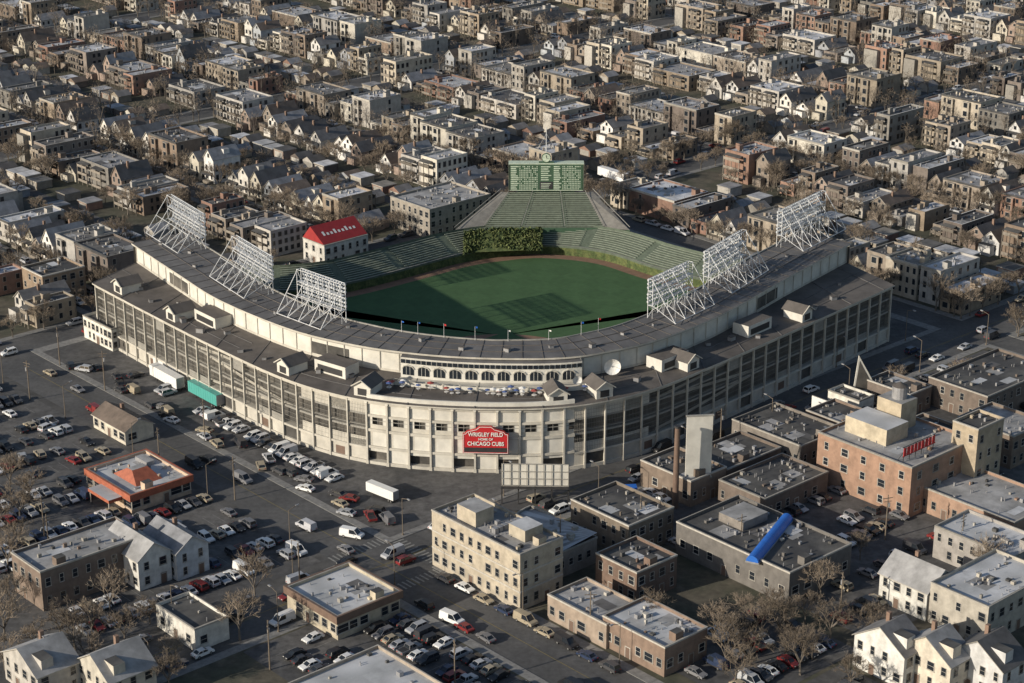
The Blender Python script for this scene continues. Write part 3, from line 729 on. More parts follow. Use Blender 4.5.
def hero(name,label,cat,u,v,la,lb,h,col,floors=1,roof='greyroof',gable=None,rh=3,rz=0,fascia=None,ws=1.0,sp=2.8,sides="xy",n=5,par=.7,z=0,ab=None,wd=True):
    if ab: p=AB(*ab,z)
    else: p=W(u,v,z)
    p.z=z if z else .12
    a,b=toAB(p); custom.append((a,a+la,b,b+lb)); foot.append((a,a+la,b,b+lb))
    e=bpy.data.objects.new(name,None); scene.collection.objects.link(e); e.location=p; e.rotation_euler=(0,0,TH+rz); e["label"]=label; e["category"]=cat
    m=MB()
    if gable:
        m.box(0,la,0,lb,0,h,'wall')
        r=MB(); o=.4
        if gable=='x':
            for x in (0,la): m.poly([(x,0,h),(x,lb,h),(x,lb/2,h+rh)],'wall')
            k=rh/(lb/2); Q=[[(-o,-o,h-o*k),(la+o,-o,h-o*k),(la+o,lb/2,h+rh),(-o,lb/2,h+rh)],[(-o,lb+o,h-o*k),(la+o,lb+o,h-o*k),(la+o,lb/2,h+rh),(-o,lb/2,h+rh)]]
        else:
            for y in (0,lb): m.poly([(0,y,h),(la,y,h),(la/2,y,h+rh)],'wall')
            k=rh/(la/2); Q=[[(-o,-o,h-o*k),(-o,lb+o,h-o*k),(la/2,lb+o,h+rh),(la/2,-o,h+rh)],[(la+o,-o,h-o*k),(la+o,lb+o,h-o*k),(la/2,lb+o,h+rh),(la/2,-o,h+rh)]]
        for A in Q:
            B=[(x,y,zz+.2) for x,y,zz in A]; r.poly(B,roof); r.poly(A,'trim')
            for i in range(4): r.poly([A[i],A[(i+1)%4],B[(i+1)%4],B[i]],'trim')
        put(r,"roof",parent=e)
        c=MB(); c.box(la*.6,la*.6+.8,lb*.6,lb*.6+.8,h,h+rh+1,'brick'); put(c,"chimney",parent=e)
        if gable=='x' and lb>10:
            c=MB(); c.box(1.5,4.0,.8,lb/2,h+.2,h+rh*.75,'wall','darkroof'); put(c,"dormer",parent=e,color=col)
    else:
        shell(m,0,la,0,lb,h,par=par)
        r=rooftop(0,la,0,lb,h,roof,n); put(r,"roof",parent=e,color=col)
        if fascia:
            m2=MB()
            for (x0,x1,y0,y1) in ((-.5,la+.5,-.5,-.003),(-.5,la+.5,lb+.003,lb+.5),(-.5,-.003,0,lb),(la+.003,la+.5,0,lb)): m2.box(x0,x1,y0,y1,h-.9,h+par+.05,fascia)
            put(m2,"fascia",parent=e)
        else:
            m2=MB(); m2.box(-.15,-.003,-.15,lb,h+par-.35,h+par+.02,'trim'); m2.box(-.003,la,-.15,-.003,h+par-.35,h+par+.02,'trim'); put(m2,"cornice",parent=e)
    put(m,"wall",parent=e,color=col)
    fh=(h-.3)/floors; c=0
    for s in sides:
        L=lb if s in 'xX' else la; k=max(1,int(L/sp))
        for f in range(floors):
            for j in range(k):
                if c>=95: break
                if R()<.1: continue
                t_=L*(j+.5)/k; zz=f*fh+fh*.32
                if f==0 and j==k//2 and wd:
                    q=dr; zz=0; nm="door"
                else: q=wu; nm="window"
                pos={'x':(0,t_,zz),'X':(la,t_,zz),'y':(t_,0,zz),'Y':(t_,lb,zz)}[s]
                rr_={'x':-math.pi/2,'y':0,'X':math.pi/2,'Y':math.pi}[s]
                put(q,nm,pos,rr_,parent=e,scale=(ws*random.choice([.8,1,1,1.4]),1,min(1.15,fh*.58/1.5)) if nm=="window" else None); c+=1
    return e
e=hero("commercial_building","cream brick three-storey commercial building with cluttered pale roof","building",520,612,12,28,12.5,(.40,.35,.275),3,'greyroof',sides="xy",sp=2.6,n=24)
c=MB(); c.box(2,7,16,22,12.5,16,'wall','greyroof'); put(c,"penthouse",parent=e,color=(.42,.37,.29)); c=MB(); c.box(5,10,4,9,12.5,15.2,'wall','whiteroof'); put(c,"penthouse",parent=e,color=(.38,.34,.27))
c=MB()
for zz in (4.2,8.2): c.box(-.12,-.002,0,28,zz,zz+.35,'trim'); c.box(0,12,-.12,-.002,zz,zz+.35,'trim')
put(c,"string_course",parent=e)
c=MB()
for k in range(6): c.box(3+k*1.3,4+k*1.3,11,12.2,12.53,13.7,'metal')
c.box(2.8,11.2,12.3,12.7,12.6,13.1,'metal'); put(c,"roof_machinery",parent=e)
# fan-shaped low hall behind
def fanhall():
    p=W(590,566,0); p.z=.12; a,b=toAB(p); custom.append((a-18,a+4,b,b+22)); foot.append((a-17,a+3,b,b+20))
    e=bpy.data.objects.new("brick_building",None); scene.collection.objects.link(e); e.location=p; e.rotation_euler=(0,0,TH); e["label"]="low building with pale fan-shaped membrane roof"; e["category"]="building"
    m=MB(); r=MB(); n=14; hh=5.6; c0_=(2,0)
    arc=[(2+19*math.cos(math.pi/2+math.pi/2*j/n)*.92,21*math.sin(math.pi/2+math.pi/2*j/n)) for j in range(n+1)]
    ring=[(2,0)]+arc
    for j in range(len(ring)):
        A,B=ring[j],ring[(j+1)%len(ring)]
        m.poly([(*A,0),(*B,0),(*B,hh+.4),(*A,hh+.4)],'wall')
        r.beam((*A,hh+.45),(*B,hh+.45),.35,'trim')
    for j in range(n):
        r.poly([(2,0,hh+1.6),(*arc[j],hh),(*arc[j+1],hh)],'whiteroof' if j%2 else 'greyroof')
    for _ in range(10):
        an=ru(1.7,3.0); rr_=ru(5,15); x,y=2+rr_*math.cos(an),rr_*math.sin(an); r.box(x,x+ru(.5,1.4),y,y+ru(.5,1.4),hh,ru(6.6,8),random.choice(['metal','trim','darkroof']))
    put(m,"wall",parent=e,color=(.25,.225,.2)); put(r,"roof",parent=e)
    for k in range(6): put(wu,"window",(-13.5+k*2.6,0,2.3),0,parent=e)
fanhall()
hero("brick_building","dark low brick building with tar roof beside fan-shaped hall","building",628,560,14,18,7.5,(.17,.14,.11),2,'darkroof',n=14)
hero("brick_building","dark red brick building with black roof behind shops","building",636,606,12,12,7,(.16,.11,.085),2,'darkroof',n=8)
hero("shop_building","low brown brick shop with pale patched roof","shop",664,678,12,17,6,(.21,.15,.115),1,'whiteroof',n=14,ws=1.4)
hero("shop_building","low tan brick shop with pale roof beside parked cars","shop",606,650,11,17,5,(.3,.24,.19),1,'greyroof',n=12,ws=1.4)
hero("restaurant","low restaurant with white roof and deep brown fascia","restaurant",338,641,16,17,4.8,(.42,.37,.28),1,'whiteroof',fascia='brownfascia',n=12,ws=1.8,sp=2.5)
hero("garage_building","white painted garage with black tar roof","garage",196,653,8,14,4.6,(.57,.55,.5),1,'darkroof',n=3,sp=4)
hero("brick_building","brown brick two-storey building with grey roof among trees","building",44,612,25,12,8.5,(.17,.13,.105),2,'greyroof',n=14)
hero("house","white gabled house with grey shingle roof","house",140,592,8,14,7,(.57,.56,.53),2,'greyroof',gable='y',rh=3)
hero("house","pale blue grey gabled house beside parking lot","house",178,582,8,13,6.5,(.42,.45,.48),2,'shingle',gable='y',rh=2.8)
hero("house","grey gabled house with pale shingle roof near corner","house",40,706,9,13,6,(.4,.38,.35),2,'greyroof',gable='x',rh=3.4)
hero("house","cream house with blue grey shingle roof near trees","house",112,712,10,12,6,(.45,.42,.36),2,'greyroof',gable='x',rh=3.6)
a_,b_=toAB(W(378,648,6)); hero("shop_building","low building with broad pale grey roof","building",0,0,24,30,6,(.32,.27,.22),1,'whiteroof',ab=(a_-24,b_-30),n=16)
e=hero("fast_food_restaurant","low diner with orange red tiled fascia and patchy roof","restaurant",132,514,16,19,4.0,(.5,.38,.28),1,'whiteroof',fascia='orange',n=14,ws=1.9,sp=2.4)
c=MB(); c.poly([(4,4,4.0),(11,4,4.0),(9.5,8,6.3),(5.5,8,6.3)],'orange'); c.poly([(11,4,4.0),(11,14,4.0),(9.5,10,6.3),(9.5,8,6.3)],'orange'); c.poly([(11,14,4.0),(4,14,4.0),(5.5,10,6.3),(9.5,10,6.3)],'orange'); c.poly([(4,14,4.0),(4,4,4.0),(5.5,8,6.3),(5.5,10,6.3)],'orange'); c.poly([(5.5,8,6.3),(9.5,8,6.3),(9.5,10,6.3),(5.5,10,6.3)],'greyroof'); put(c,"hipped_tile_roof",parent=e)
c=MB(); c.box(-4,-.503,3,12,2.6,3.4,'orange','whiteroof')
for y in (3.5,11.5): c.beam((-3.7,y,0),(-3.7,y,2.6),.2,'trim')
put(c,"entrance_canopy",parent=e)
c=MB(); c.box(11.8,14,12,17,4.0,5.0,'metal','greyroof'); put(c,"roof_housing",parent=e)
hero("small_building","small cream building with dark hipped roof in parking lot","building",126,446,8,15,3.6,(.52,.48,.4),1,'shingle',gable='y',rh=2.2,ws=1.5)
hero("small_building","white brick annexe beside stadium wall","building",113,352,6,15,6,(.62,.6,.54),2,'darkroof',n=4,sp=1.9)
e=hero("brick_factory","large orange brick warehouse with cream penthouse and rooftop tanks","warehouse",908,519,24,27,12,(.30,.19,.135),3,'greyroof',n=24,sp=5,ws=1.2,wd=False)
c=MB(); c.box(6,14,12,24,12,16,'wall','whiteroof'); put(c,"penthouse",parent=e,color=(.46,.4,.3)); c=MB(); c.box(15,21,15,22,12,19,'wall','greyroof'); put(c,"penthouse",parent=e,color=(.4,.34,.25))
c=MB(); c.cyl((18,18,19),(18,18,22),1.8,1.8,14,'metal'); c.cyl((18,18,22),(18,18,23),1.9,.1,14,'ring'); put(c,"water_tank",parent=e)
c=MB()
for k in range(6): c.beam((2+k*2.2,4,12),(2+k*2.2,4,15.6),.14,'dark'); c.beam((2+k*2.2,5.5,12),(2+k*2.2,4,14.5),.1,'dark')
c.beam((1.5,3.9,13.4),(13.5,3.9,13.4),.12,'dark'); c.beam((1.5,3.9,15.7),(13.5,3.9,15.7),.12,'dark')
for k in range(9): c.box(1.7+k*1.32,2.6+k*1.32,3.7,3.85,13.6,15.5,'red')
c.beam((1.5,3.78,13.55),(13.5,3.78,13.55),.12,'red'); put(c,"roof_sign",parent=e,label="red letter sign on dark roof frame")
hero("brick_building","low orange brick building with cream band along side street","building",1012,548,18,34,5.5,(.31,.205,.15),1,'greyroof',n=16)
hero("brick_building","tall cream brick building behind warehouse","building",972,500,10,7,17,(.36,.3,.22),4,'darkroof',n=3)
e=hero("warehouse","dark flat-roofed warehouse with blue covered duct","warehouse",788,606,20,32,7,(.14,.13,.12),1,'darkroof',n=34,sp=4,ws=1.3)
c=MB(); c.box(8,16,20,27,7,9,'wall','greyroof'); put(c,"penthouse",parent=e,color=(.2,.18,.16))
hero("brick_building","low dark tar roofed building beside street","building",764,522,22,14,5,(.15,.12,.10),1,'darkroof',n=20)
hero("brick_building","low dark building with cluttered roof near stadium","building",690,508,12,16,6,(.18,.14,.11),1,'darkroof',n=14)
hero("brick_building","low grey building with air vents near stadium","building",800,470,16,22,5.5,(.18,.16,.14),1,'darkroof',n=24)
hero("small_building","small white building with flat roof by the corner lot","shop",858,420,6,10,4.5,(.6,.58,.52),1,'darkroof',n=4)
hero("brick_building","low black roofed garage between brick buildings","building",0,0,19,13,4.5,(.14,.11,.09),1,'darkroof',ab=(-129,-194),n=14)
hero("brick_building","small brown brick shop beside the avenue","shop",0,0,11,12,5,(.2,.15,.12),1,'darkroof',ab=(-89,-196),n=8)
hero("brick_building","low dark brick shop beside shaded street","shop",0,0,9,14,5.5,(.16,.13,.11),1,'darkroof',ab=(-63,-196),n=8)
hero("brick_building","low brown building with dark roof behind warehouse","building",0,0,13,12,6,(.2,.16,.13),1,'darkroof',ab=(-84,-218),n=8)
hero("brick_building","dark brick building on the shaded side street","building",985,425,30,18,7,(.15,.12,.10),2,'darkroof',n=20)
hero("brick_building","dark two-storey brick building beside rail yard","building",1010,470,14,16,8,(.18,.14,.11),2,'greyroof',n=8)
hero("house","white gabled house with steep roof and front dormer","house",902,690,7,12,7,(.6,.59,.56),2,'shingle',gable='x',rh=4)
hero("house","cream gabled house with dark steep roof","house",948,700,7,12,7,(.55,.5,.42),2,'greyroof',gable='x',rh=4)
hero("house","grey gabled house with pale shingles","house",1000,705,8,12,7,(.5,.5,.5),2,'shingle',gable='x',rh=4)
hero("brick_building","pale three-storey building with broad light grey roof","building",985,648,22,14,8.5,(.38,.35,.3),2,'whiteroof',n=16)
hero("house","white house with grey gabled roof facing lot","house",925,622,10,12,6.5,(.55,.54,.5),2,'greyroof',gable='y',rh=3.5)
hero("brick_building","grey flat-roofed building with light roof","building",1010,590,12,20,7,(.3,.28,.26),2,'whiteroof',n=12)
e=hero("rooftop_club_building","white building with bright red roof sign beyond outfield","building",325,268,17,11,6.5,(.5,.48,.44),2,'greyroof',n=2)
c=MB(); c.poly([(0,.3,7.3),(17,.3,7.3),(17,7,11.6),(0,7,11.6)],'redroof'); c.poly([(0,7,11.6),(17,7,11.6),(17,11,7.3),(0,11,7.3)],'redroof')
for x in (0,17): c.poly([(x,.3,7.3),(x,7,11.6),(x,11,7.3)],'redroof')
sl_=Vector((0,6.7,4.3)).normalized(); nn_=Vector((0,-4.3,6.7)).normalized()*.05
for k in range(9):
    o_=Vector((2.2+k*1.45,.3,7.3))+sl_*3.2+nn_
    c.poly([o_,o_+Vector((.8,0,0)),o_+Vector((.8,0,0))+sl_*(1.0 if k%3 else 1.7),o_+sl_*(1.0 if k%3 else 1.7)],'white')
put(c,"red_sloped_sign",parent=e)
hero("school_building","large grey brick building with broad pale roof","building",430,240,26,20,9.5,(.29,.26,.22),3,'greyroof',n=26)
hero("apartment_building","tan brick corner apartment building near stadium wall","apartment building",45,308,14,12,9,(.24,.18,.13),3,'darkroof',n=6)
for (a0,a1,b0,b1) in blocks:
    if b0<0: fill(a0,a1,b0,b1,.15,.25)
    else: fill(a0,a1,b0,b1,.36 if a1<0 else .2,.14 if a0<0 else .24)
fill(HW,BW-HW,-400,-178,.2,.3); fill(BW+HW,2*BW-HW,-400,-178,.2,.3)
cand.sort(key=lambda c:c[0])
rest={}
for (y_,me,rm_,p,rz,name,lab,cat,grp,c,sz) in cand:
    cnt[name]=cnt.get(name,0)+1
    if cnt[name]>296: rest.setdefault(name,[]).append((me,rm_,p,rz,c,sz)); continue
    o=put(me,name,p,rz,label=lab,cat=cat,group=grp,color=c,scale=(1,1,sz)); put(rm_,"roof",parent=o,color=c)
M['farwall']=mat("far masonry",(.2,.16,.13),.85,.2,.02,col2=(.36,.33,.28),scale2=.04); M['farroof']=mat("far roofs",(.14,.14,.14),.85,.2,.02,col2=(.4,.41,.43),scale2=.05)
for name,L_ in rest.items():
    mb=MB()
    for me,rm_,p,rz,c,sz in L_:
        cs,sn=math.cos(rz),math.sin(rz)
        for mesh in (me,rm_):
            off=len(mb.v)
            for vtx in mesh.vertices:
                x,y,z=vtx.co; mb.v.append((p.x+x*cs-y*sn,p.y+x*sn+y*cs,p.z+z*sz))
            kk=[]
            for mt in mesh.materials:
                k=[a for a,b in M.items() if b==mt][0]; kk.append({'wall':'farwall','roof':'farroof','shingle':'farroof'}.get(k,k))
            for pl in mesh.polygons:
                mb.f.append(tuple(off+i for i in pl.vertices)); mb.m.append(mb.mi(kk[pl.material_index]))
    put(mb,"distant_"+name+"s",label="far rows of city buildings seen as one mass",cat="buildings",kind="stuff")
# ---------------------------------------------------------------- tarps, billboards, stacks
def emp(name,loc,rz,label,cat):
    e=bpy.data.objects.new(name,None); scene.collection.objects.link(e); e.location=loc; e.rotation_euler=(0,0,rz); e["label"]=label; e["category"]=cat; return e
p=W(752,562,7.4); q=W(787,519,7.4)
m=MB(); d=q-p; L=d.length
for k in range(10):
    a=math.pi*k/10;b=math.pi*(k+1)/10
    for s in range(6):
        x0=L*s/6;x1=L*(s+1)/6-.05; m.poly([(x0,1.35*math.cos(a),1.4*math.sin(a)),(x1,1.35*math.cos(a),1.4*math.sin(a)),(x1,1.35*math.cos(b),1.4*math.sin(b)),(x0,1.35*math.cos(b),1.4*math.sin(b))],'blue')
for x in (0,L): m.poly([(x,1.35*math.cos(math.pi*k/10),1.4*math.sin(math.pi*k/10)) for k in range(11)],'blue')
m.box(0,L,-1.5,1.5,-.4,0,'metal')
put(m,"covered_duct",p,math.atan2(d.y,d.x),label="long bright blue rounded cover on a dark roof",cat="roof cover")
m=MB(); m.box(0,7,0,2,0,1.0,'blue'); m.box(-.2,7.2,-.2,2.2,1.0,1.2,'blue'); m.beam((0,1,-4),(0,1,0),.15,'dark'); m.beam((7,1,-4),(7,1,0),.15,'dark'); put(m,"awning",W(606,494,4),.1,label="small blue awning on low building near stadium",cat="awning")
p=W(697,500,0)
e=emp("billboard",p,0.12,"tall blank white billboard on steel frame","billboard")
m=MB(); m.box(-3.0,3.0,-.2,.2,6,21.0,'cream2'); m.box(-3.2,3.2,-.3,.3,5.7,6,'steel'); m.box(-3.2,3.2,-.3,.3,21.0,21.3,'steel'); put(m,"panel",parent=e)
m=MB()
for x in (-2.4,0,2.4): m.beam((x,.5,0),(x,.5,21),.35,'dark')
for z in (8,12,16,20): m.beam((-3,.5,z),(3,.5,z),.2,'dark')
for x in (-2.4,2.4): m.beam((x,.5,18),(x,5,0),.25,'dark')
put(m,"frame",parent=e)
m=MB(); m.cyl((0,0,0),(0,0,20),.75,.6,14,'brownfascia'); m.cyl((0,0,20),(0,0,20.5),.75,.75,14,'dark'); put(m,"smokestack",W(675,508,0),label="tall rusty brown smokestack",cat="chimney")
p=W(535,505,0); e=emp("billboard",p,-.03,"wide pale billboard with lattice frame across the street","billboard")
m=MB(); m.box(-7.6,7.6,0,.15,5.0,10.2,'cream2'); put(m,"panel",parent=e)
m=MB()
for i in range(9):
    x=-7.6+15.2*i/8; m.beam((x,-.25,4.8),(x,-.25,10.5),.14,'steel')
    if i%2==0: m.beam((x,.4,0),(x,.4,10),.3,'dark')
for z in (4.9,6.7,8.5,10.4): m.beam((-7.6,-.25,z),(7.6,-.25,z),.14,'steel')
m.box(-7.8,7.8,-1.4,-.2,4.6,4.7,'dark'); put(m,"frame",parent=e)
e=emp("billboard",W(864,402,0),.15,"dark triangular sign panel with pale border at corner lot","billboard")
m=MB(); T3=[(-3.2,3),(3.6,3),(-2.2,13)]
m.poly([(x,-.12,z) for x,z in T3],'cream2'); m.poly([(x,.2,z) for x,z in reversed(T3)],'steel')
for a,b in zip(T3,T3[1:]+T3[:1]): m.poly([(a[0],-.12,a[1]),(a[0],.2,a[1]),(b[0],.2,b[1]),(b[0],-.12,b[1])],'cream2')
m.poly([(-2.75,-.16,3.5),(2.7,-.16,3.5),(-1.9,-.16,11.6)],'mesh'); put(m,"panel",parent=e)
m=MB()
for x in (-2.4,0,2.4): m.beam((x,.45,0),(x,.45,5.2 if x>1 else 8),.3,'dark')
m.beam((-2.5,.45,4),(2.5,.45,4),.2,'dark'); put(m,"frame",parent=e)
e=emp("white_wall",W(845,425,.12),TH,"bright white painted freestanding wall beside corner lot","wall")
m=MB(); m.box(0,.4,0,11,0,4.6,'white','trim'); put(m,"wall",parent=e)
tm=MB(); tm.box(0,13.5,-1.25,1.25,1.1,4.0,'car')
for x in [i*1.1+.6 for i in range(12)]: tm.box(x,x+.06,-1.29,1.29,1.15,3.95,'car')
tm.box(.2,13.3,-.9,.9,.85,1.1,'dark'); tm.box(-.05,0,-1.2,1.2,1.15,3.9,'metal'); tm=tm.mesh("box")
whm=MB(); whm.cyl((0,-.15,0),(0,.15,0),.5,.5,12,'tire'); whm.cyl((0,-.17,0),(0,.17,0),.25,.25,8,'rim'); whm=whm.mesh("wheel")
leg=MB(); leg.beam((0,-.8,0),(0,-.8,1.1),.15,'dark'); leg.beam((0,.8,0),(0,.8,1.1),.15,'dark'); leg.beam((0,-.8,.9),(0,.8,.9),.12,'dark'); leg=leg.mesh("landing_leg")
placed=[]
def trailer(u,v,u2,v2,col,lab,sc=1):
    p=W(u,v,.14);q=W(u2,v2,.14); rz=math.atan2(q.y-p.y,q.x-p.x); d=(q-p).normalized()
    for k in range(7): placed.append(p+d*(k*2.2))
    e=emp("semi_trailer",p,rz,lab,"trailer"); e["group"]="trailers parked beside the stadium"; e.scale=(sc,min(1,sc+.1),min(1,sc+.1))
    put(tm,"box",parent=e,color=col); put(leg,"landing_leg",(10.5,0,0),parent=e)
    for x in (1.3,2.5):
        for y in (-1,1): put(whm,"wheel",(x,y,.5),parent=e)
trailer(181,392,145,372,(.75,.75,.73),"long white semi trailer beside stadium wall")
trailer(184,383,150,364,(.7,.7,.7),"long white semi trailer beside stadium wall")
trailer(221,409,184,389,(.09,.36,.32),"long teal semi trailer beside stadium wall")
trailer(224,401,187,381,(.45,.58,.54),"pale green semi trailer beside stadium wall")
trailer(396,503,366,491,(.74,.74,.72),"white box trailer parked across from the stadium",.65)
trailer(626,185,598,176,(.8,.8,.8),"white trailer parked beyond the outfield")
# ---------------------------------------------------------------- vehicles
def prism(mb,prof,y0,y1,k):
    A=[(x,y0,z) for x,z in prof]; B=[(x,y1,z) for x,z in prof]
    mb.poly(A,k); mb.poly(list(reversed(B)),k)
    n=len(prof)
    for i in range(n): mb.poly([A[i],B[i],B[(i+1)%n],A[(i+1)%n]],k)
specs={ 'car':(4.6,1.8,[(-2.3,.35),(-2.3,.8),(-2.1,.95),(-1.5,1.0),(1.0,.95),(2.15,.8),(2.3,.65),(2.3,.35)],[(-1.75,.98),(-1.1,1.42),(.35,1.42),(1.15,.94)]),
 'suv':(4.7,1.9,[(-2.35,.42),(-2.35,1.0),(-2.25,1.12),(1.1,1.1),(2.2,.98),(2.35,.8),(2.35,.42)],[(-2.25,1.1),(-2.0,1.75),(.35,1.75),(1.2,1.08)]),
 'van':(5.4,2.0,[(-2.7,.42),(-2.7,1.2),(1.7,1.2),(2.55,1.05),(2.7,.85),(2.7,.42)],[(-2.68,1.2),(-2.6,2.15),(.9,2.15),(1.8,1.18)]),
 'pickup_truck':(5.4,1.9,[(-2.7,.5),(-2.7,1.08),(-.5,1.08),(1.3,1.08),(2.55,1.0),(2.7,.8),(2.7,.5)],[(-.7,1.07),(-.5,1.75),(.7,1.75),(1.4,1.07)])}
vm={}
for k,(L,wd,bp,gp) in specs.items():
    hw=wd/2
    b=MB(); prism(b,bp,-hw,hw,'car')
    zt=gp[1][1]
    b.box(gp[1][0],gp[2][0],-hw+.22,hw-.22,zt-.04,zt+.03,'car')
    for sx in (-1,1):
        y=sx*(hw-.12); yt=sx*(hw-.22)
        b.beam((gp[0][0],y,gp[0][1]),(gp[1][0],yt,zt),.1,'car'); b.beam((gp[3][0],y,gp[3][1]),(gp[2][0],yt,zt),.08,'car'); xm=(gp[1][0]+gp[2][0])/2; b.beam((xm,y,gp[0][1]),(xm,yt,zt),.09,'car')
        b.box(L/2-.02,L/2+.02,sx*hw*.55-.18*1,sx*hw*.55+.18,.62,.76,'lightlens'); b.box(-L/2-.02,-L/2+.02,sx*hw*.7-.15,sx*hw*.7+.15,.7,.9,'taillens')
        b.box(.7,.9,min(sx*hw,sx*(hw+.16)),max(sx*hw,sx*(hw+.16)),.95,1.1,'car')
    b.box(-L/2-.05,-L/2+.0,-hw+.1,hw-.1,.38,.55,'dark'); b.box(L/2,L/2+.05,-hw+.1,hw-.1,.38,.55,'dark')
    if k=='pickup_truck': b.box(-2.55,-.75,-hw+.12,hw-.12,1.082,1.09,'dark')
    gl=MB()
    A=[(gp[0][0]+.03,-hw+.1,gp[0][1]),(gp[3][0]-.03,-hw+.1,gp[3][1]),(gp[3][0]-.03,hw-.1,gp[3][1]),(gp[0][0]+.03,hw-.1,gp[0][1])]
    B=[(gp[1][0],-hw+.24,zt-.05),(gp[2][0],-hw+.24,zt-.05),(gp[2][0],hw-.24,zt-.05),(gp[1][0],hw-.24,zt-.05)]
    for i in range(4): gl.poly([A[i],A[(i+1)%4],B[(i+1)%4],B[i]],'glass' if not(k=='van' and i in(3,)) else 'car')
    if k=='van':
        for sx in (-1,1): b.poly([(-2.6,sx*(hw-.07),1.2),(-.3,sx*(hw-.07),1.2),(-.3,sx*(hw-.2),2.1),(-2.55,sx*(hw-.2),2.1)],'car')
    wl=MB(); wl.cyl((0,-.12,0),(0,.12,0),.34,.34,12,'tire'); wl.cyl((0,-.135,0),(0,.135,0),.19,.19,8,'rim')
    vm[k]=(b.mesh("body"),gl.mesh("window"),wl.mesh("wheel"),L,hw)
cc=[("white",(.75,.75,.74)),("silver",(.42,.43,.45)),("black",(.02,.02,.022)),("dark grey",(.07,.07,.075)),("red",(.20,.03,.03)),("dark blue",(.03,.045,.09)),("beige",(.35,.3,.22)),("grey",(.2,.2,.21)),("white",(.7,.7,.7)),("dark grey",(.05,.05,.055)),("black",(.025,.025,.028)),("silver",(.35,.36,.38)),("grey",(.15,.15,.16)),("silver",(.5,.5,.52))]
whites=[("white",(.75,.75,.74)),("white",(.68,.68,.68)),("silver",(.5,.5,.52)),("dark grey",(.07,.07,.075))]
vc={}
def car(p,rz,kind=None,col=None,where="in the parking lot",group="cars in the parking lots"):
    if not vis(p,20): return
    if infoot(p,.8) and not (toAB(p)[0]<-182): return
    if infoot(p,1.2) and toAB(p)[0]<-205: return
    for q in placed:
        if (q-p).length<2.35: return
    placed.append(p.copy())
    k=kind or random.choices(['car','suv','van','pickup_truck'],[.50,.30,.13,.07])[0]
    if vc.get(k,0)>=295: k='suv' if vc.get('suv',0)<295 else 'van'
    if vc.get(k,0)>=295: return
    vc[k]=vc.get(k,0)+1
    cn,c=col or random.choice(cc); b,g_,w_,L,hw=vm[k]
    kn={'car':'sedan','suv':'sport utility car','van':'van','pickup_truck':'pickup truck'}[k]
    o=put(b,"parked_"+k if k!='pickup_truck' else 'pickup_truck',p,rz,label=f"{cn} {kn} parked {where}",cat={'suv':'car','pickup_truck':'truck'}.get(k,k),group=group,color=c)
    put(g_,"window",parent=o,color=c)
    if proj(p)[1]>330:
        for x in (-L*.3,L*.3):
            for y in (-hw+.1,hw-.1): put(w_,"wheel",(x,y,.34),parent=o)
def row(u0,v0,u1,v1,sp=2.75,perp=True,fill_=.85,where="in the parking lot",group="cars in the parking lots",z=.03,cols=None,jit=.15,**k):
    p=W(u0,v0);q=W(u1,v1);d=q-p;L=d.length;d.normalize();rz=math.atan2(d.y,d.x); n=int(L/sp); nrm=Vector((-d.y,d.x,0))
    for i in range(n+1):
        if R()<fill_:
            c=p+d*(i*sp+ru(-jit,jit))+nrm*ru(-jit*2,jit*2); c.z=z
            car(c,rz+(math.pi/2 if perp else 0)+(math.pi if R()<.5 else 0)+ru(-.06,.06),where=where,group=group,col=random.choice(cols) if cols else None,**k)
def rowab(a0,b0,a1,b1,**k):
    p=AB(a0,b0);q=AB(a1,b1); u0,v0=proj(p);u1,v1=proj(q); row(u0,v0,u1,v1,**k)
sm=MB()
def stall(a0,a1,b,dep,z=.03,ax=0):
    x=a0
    while x<=a1:
        if ax==0: sm.poly([AB(x,b-dep,z),AB(x+.1,b-dep,z),AB(x+.1,b+dep,z),AB(x,b+dep,z)],'mark')
        else: sm.poly([AB(b-dep,x,z),AB(b+dep,x,z),AB(b+dep,x+.1,z),AB(b-dep,x+.1,z)],'mark')
        x+=2.75
for b in (-153,-145.5,-135,-127.5,-117.5,-110):
    rowab(-275,b,-222,b,fill_=.85); stall(-275,-222,b,2.5)
for b in (-97,-89.5,-79,-71.5,-61,-53.5,-43,-35.5,-25,-17.5):
    rowab(-325,b,-224,b,fill_=.62); stall(-325,-224,b,2.5)
rowab(-194,-140,-194,-72,fill_=.85,perp=True,where="beside the stadium wall",z=.14,cols=whites)
rowab(-194,-72,-194,-40,fill_=.5,perp=True,where="beside the stadium wall",z=.14)
for _ in range(44):
    q=AB(ru(-204,-197.5),ru(-155,-20),.14 ); car(q,TH+math.pi/2+ru(-.5,.5),where="beside the stadium wall")
for _ in range(60):
    q=AB(ru(-325,-224),ru(-155,-15),.03 ); car(q,TH+random.choice([0,math.pi/2])+ru(-.4,.4))
for a in (-225,-231.5,-243,-249.5): rowab(a,-236,a,-184,fill_=.75,z=.16); stall(-236,-184,a,2.5,.16,1)
for a in (-217.3,-206.7): rowab(a,-290,a,-184,sp=6.2,perp=False,fill_=.75,where="along the kerb",group="cars parked along the kerb")
for b in (-176.6,-164.4): rowab(-320,b,150,b,sp=6.4,perp=False,fill_=.45,where="along the kerb",group="cars parked along the kerb")
for b in (-172.5,-168.5): rowab(-320,b,150,b,sp=14,perp=False,fill_=.55,where="on the avenue",group="cars on the avenue")
for a in (-214,-210): rowab(a,-160,a,-15,sp=15,perp=False,fill_=.5,where="on the avenue",group="cars on the avenue")
rowab(-15,-160,-15,-20,sp=6,perp=False,fill_=.7,where="along the kerb",group="cars parked along the kerb",z=.14)
for b in (-184,-188,-194.5,-206,-212.5,-224,-230.5,-243,-252): rowab(-158,b,-20,b,fill_=.45,z=.16)
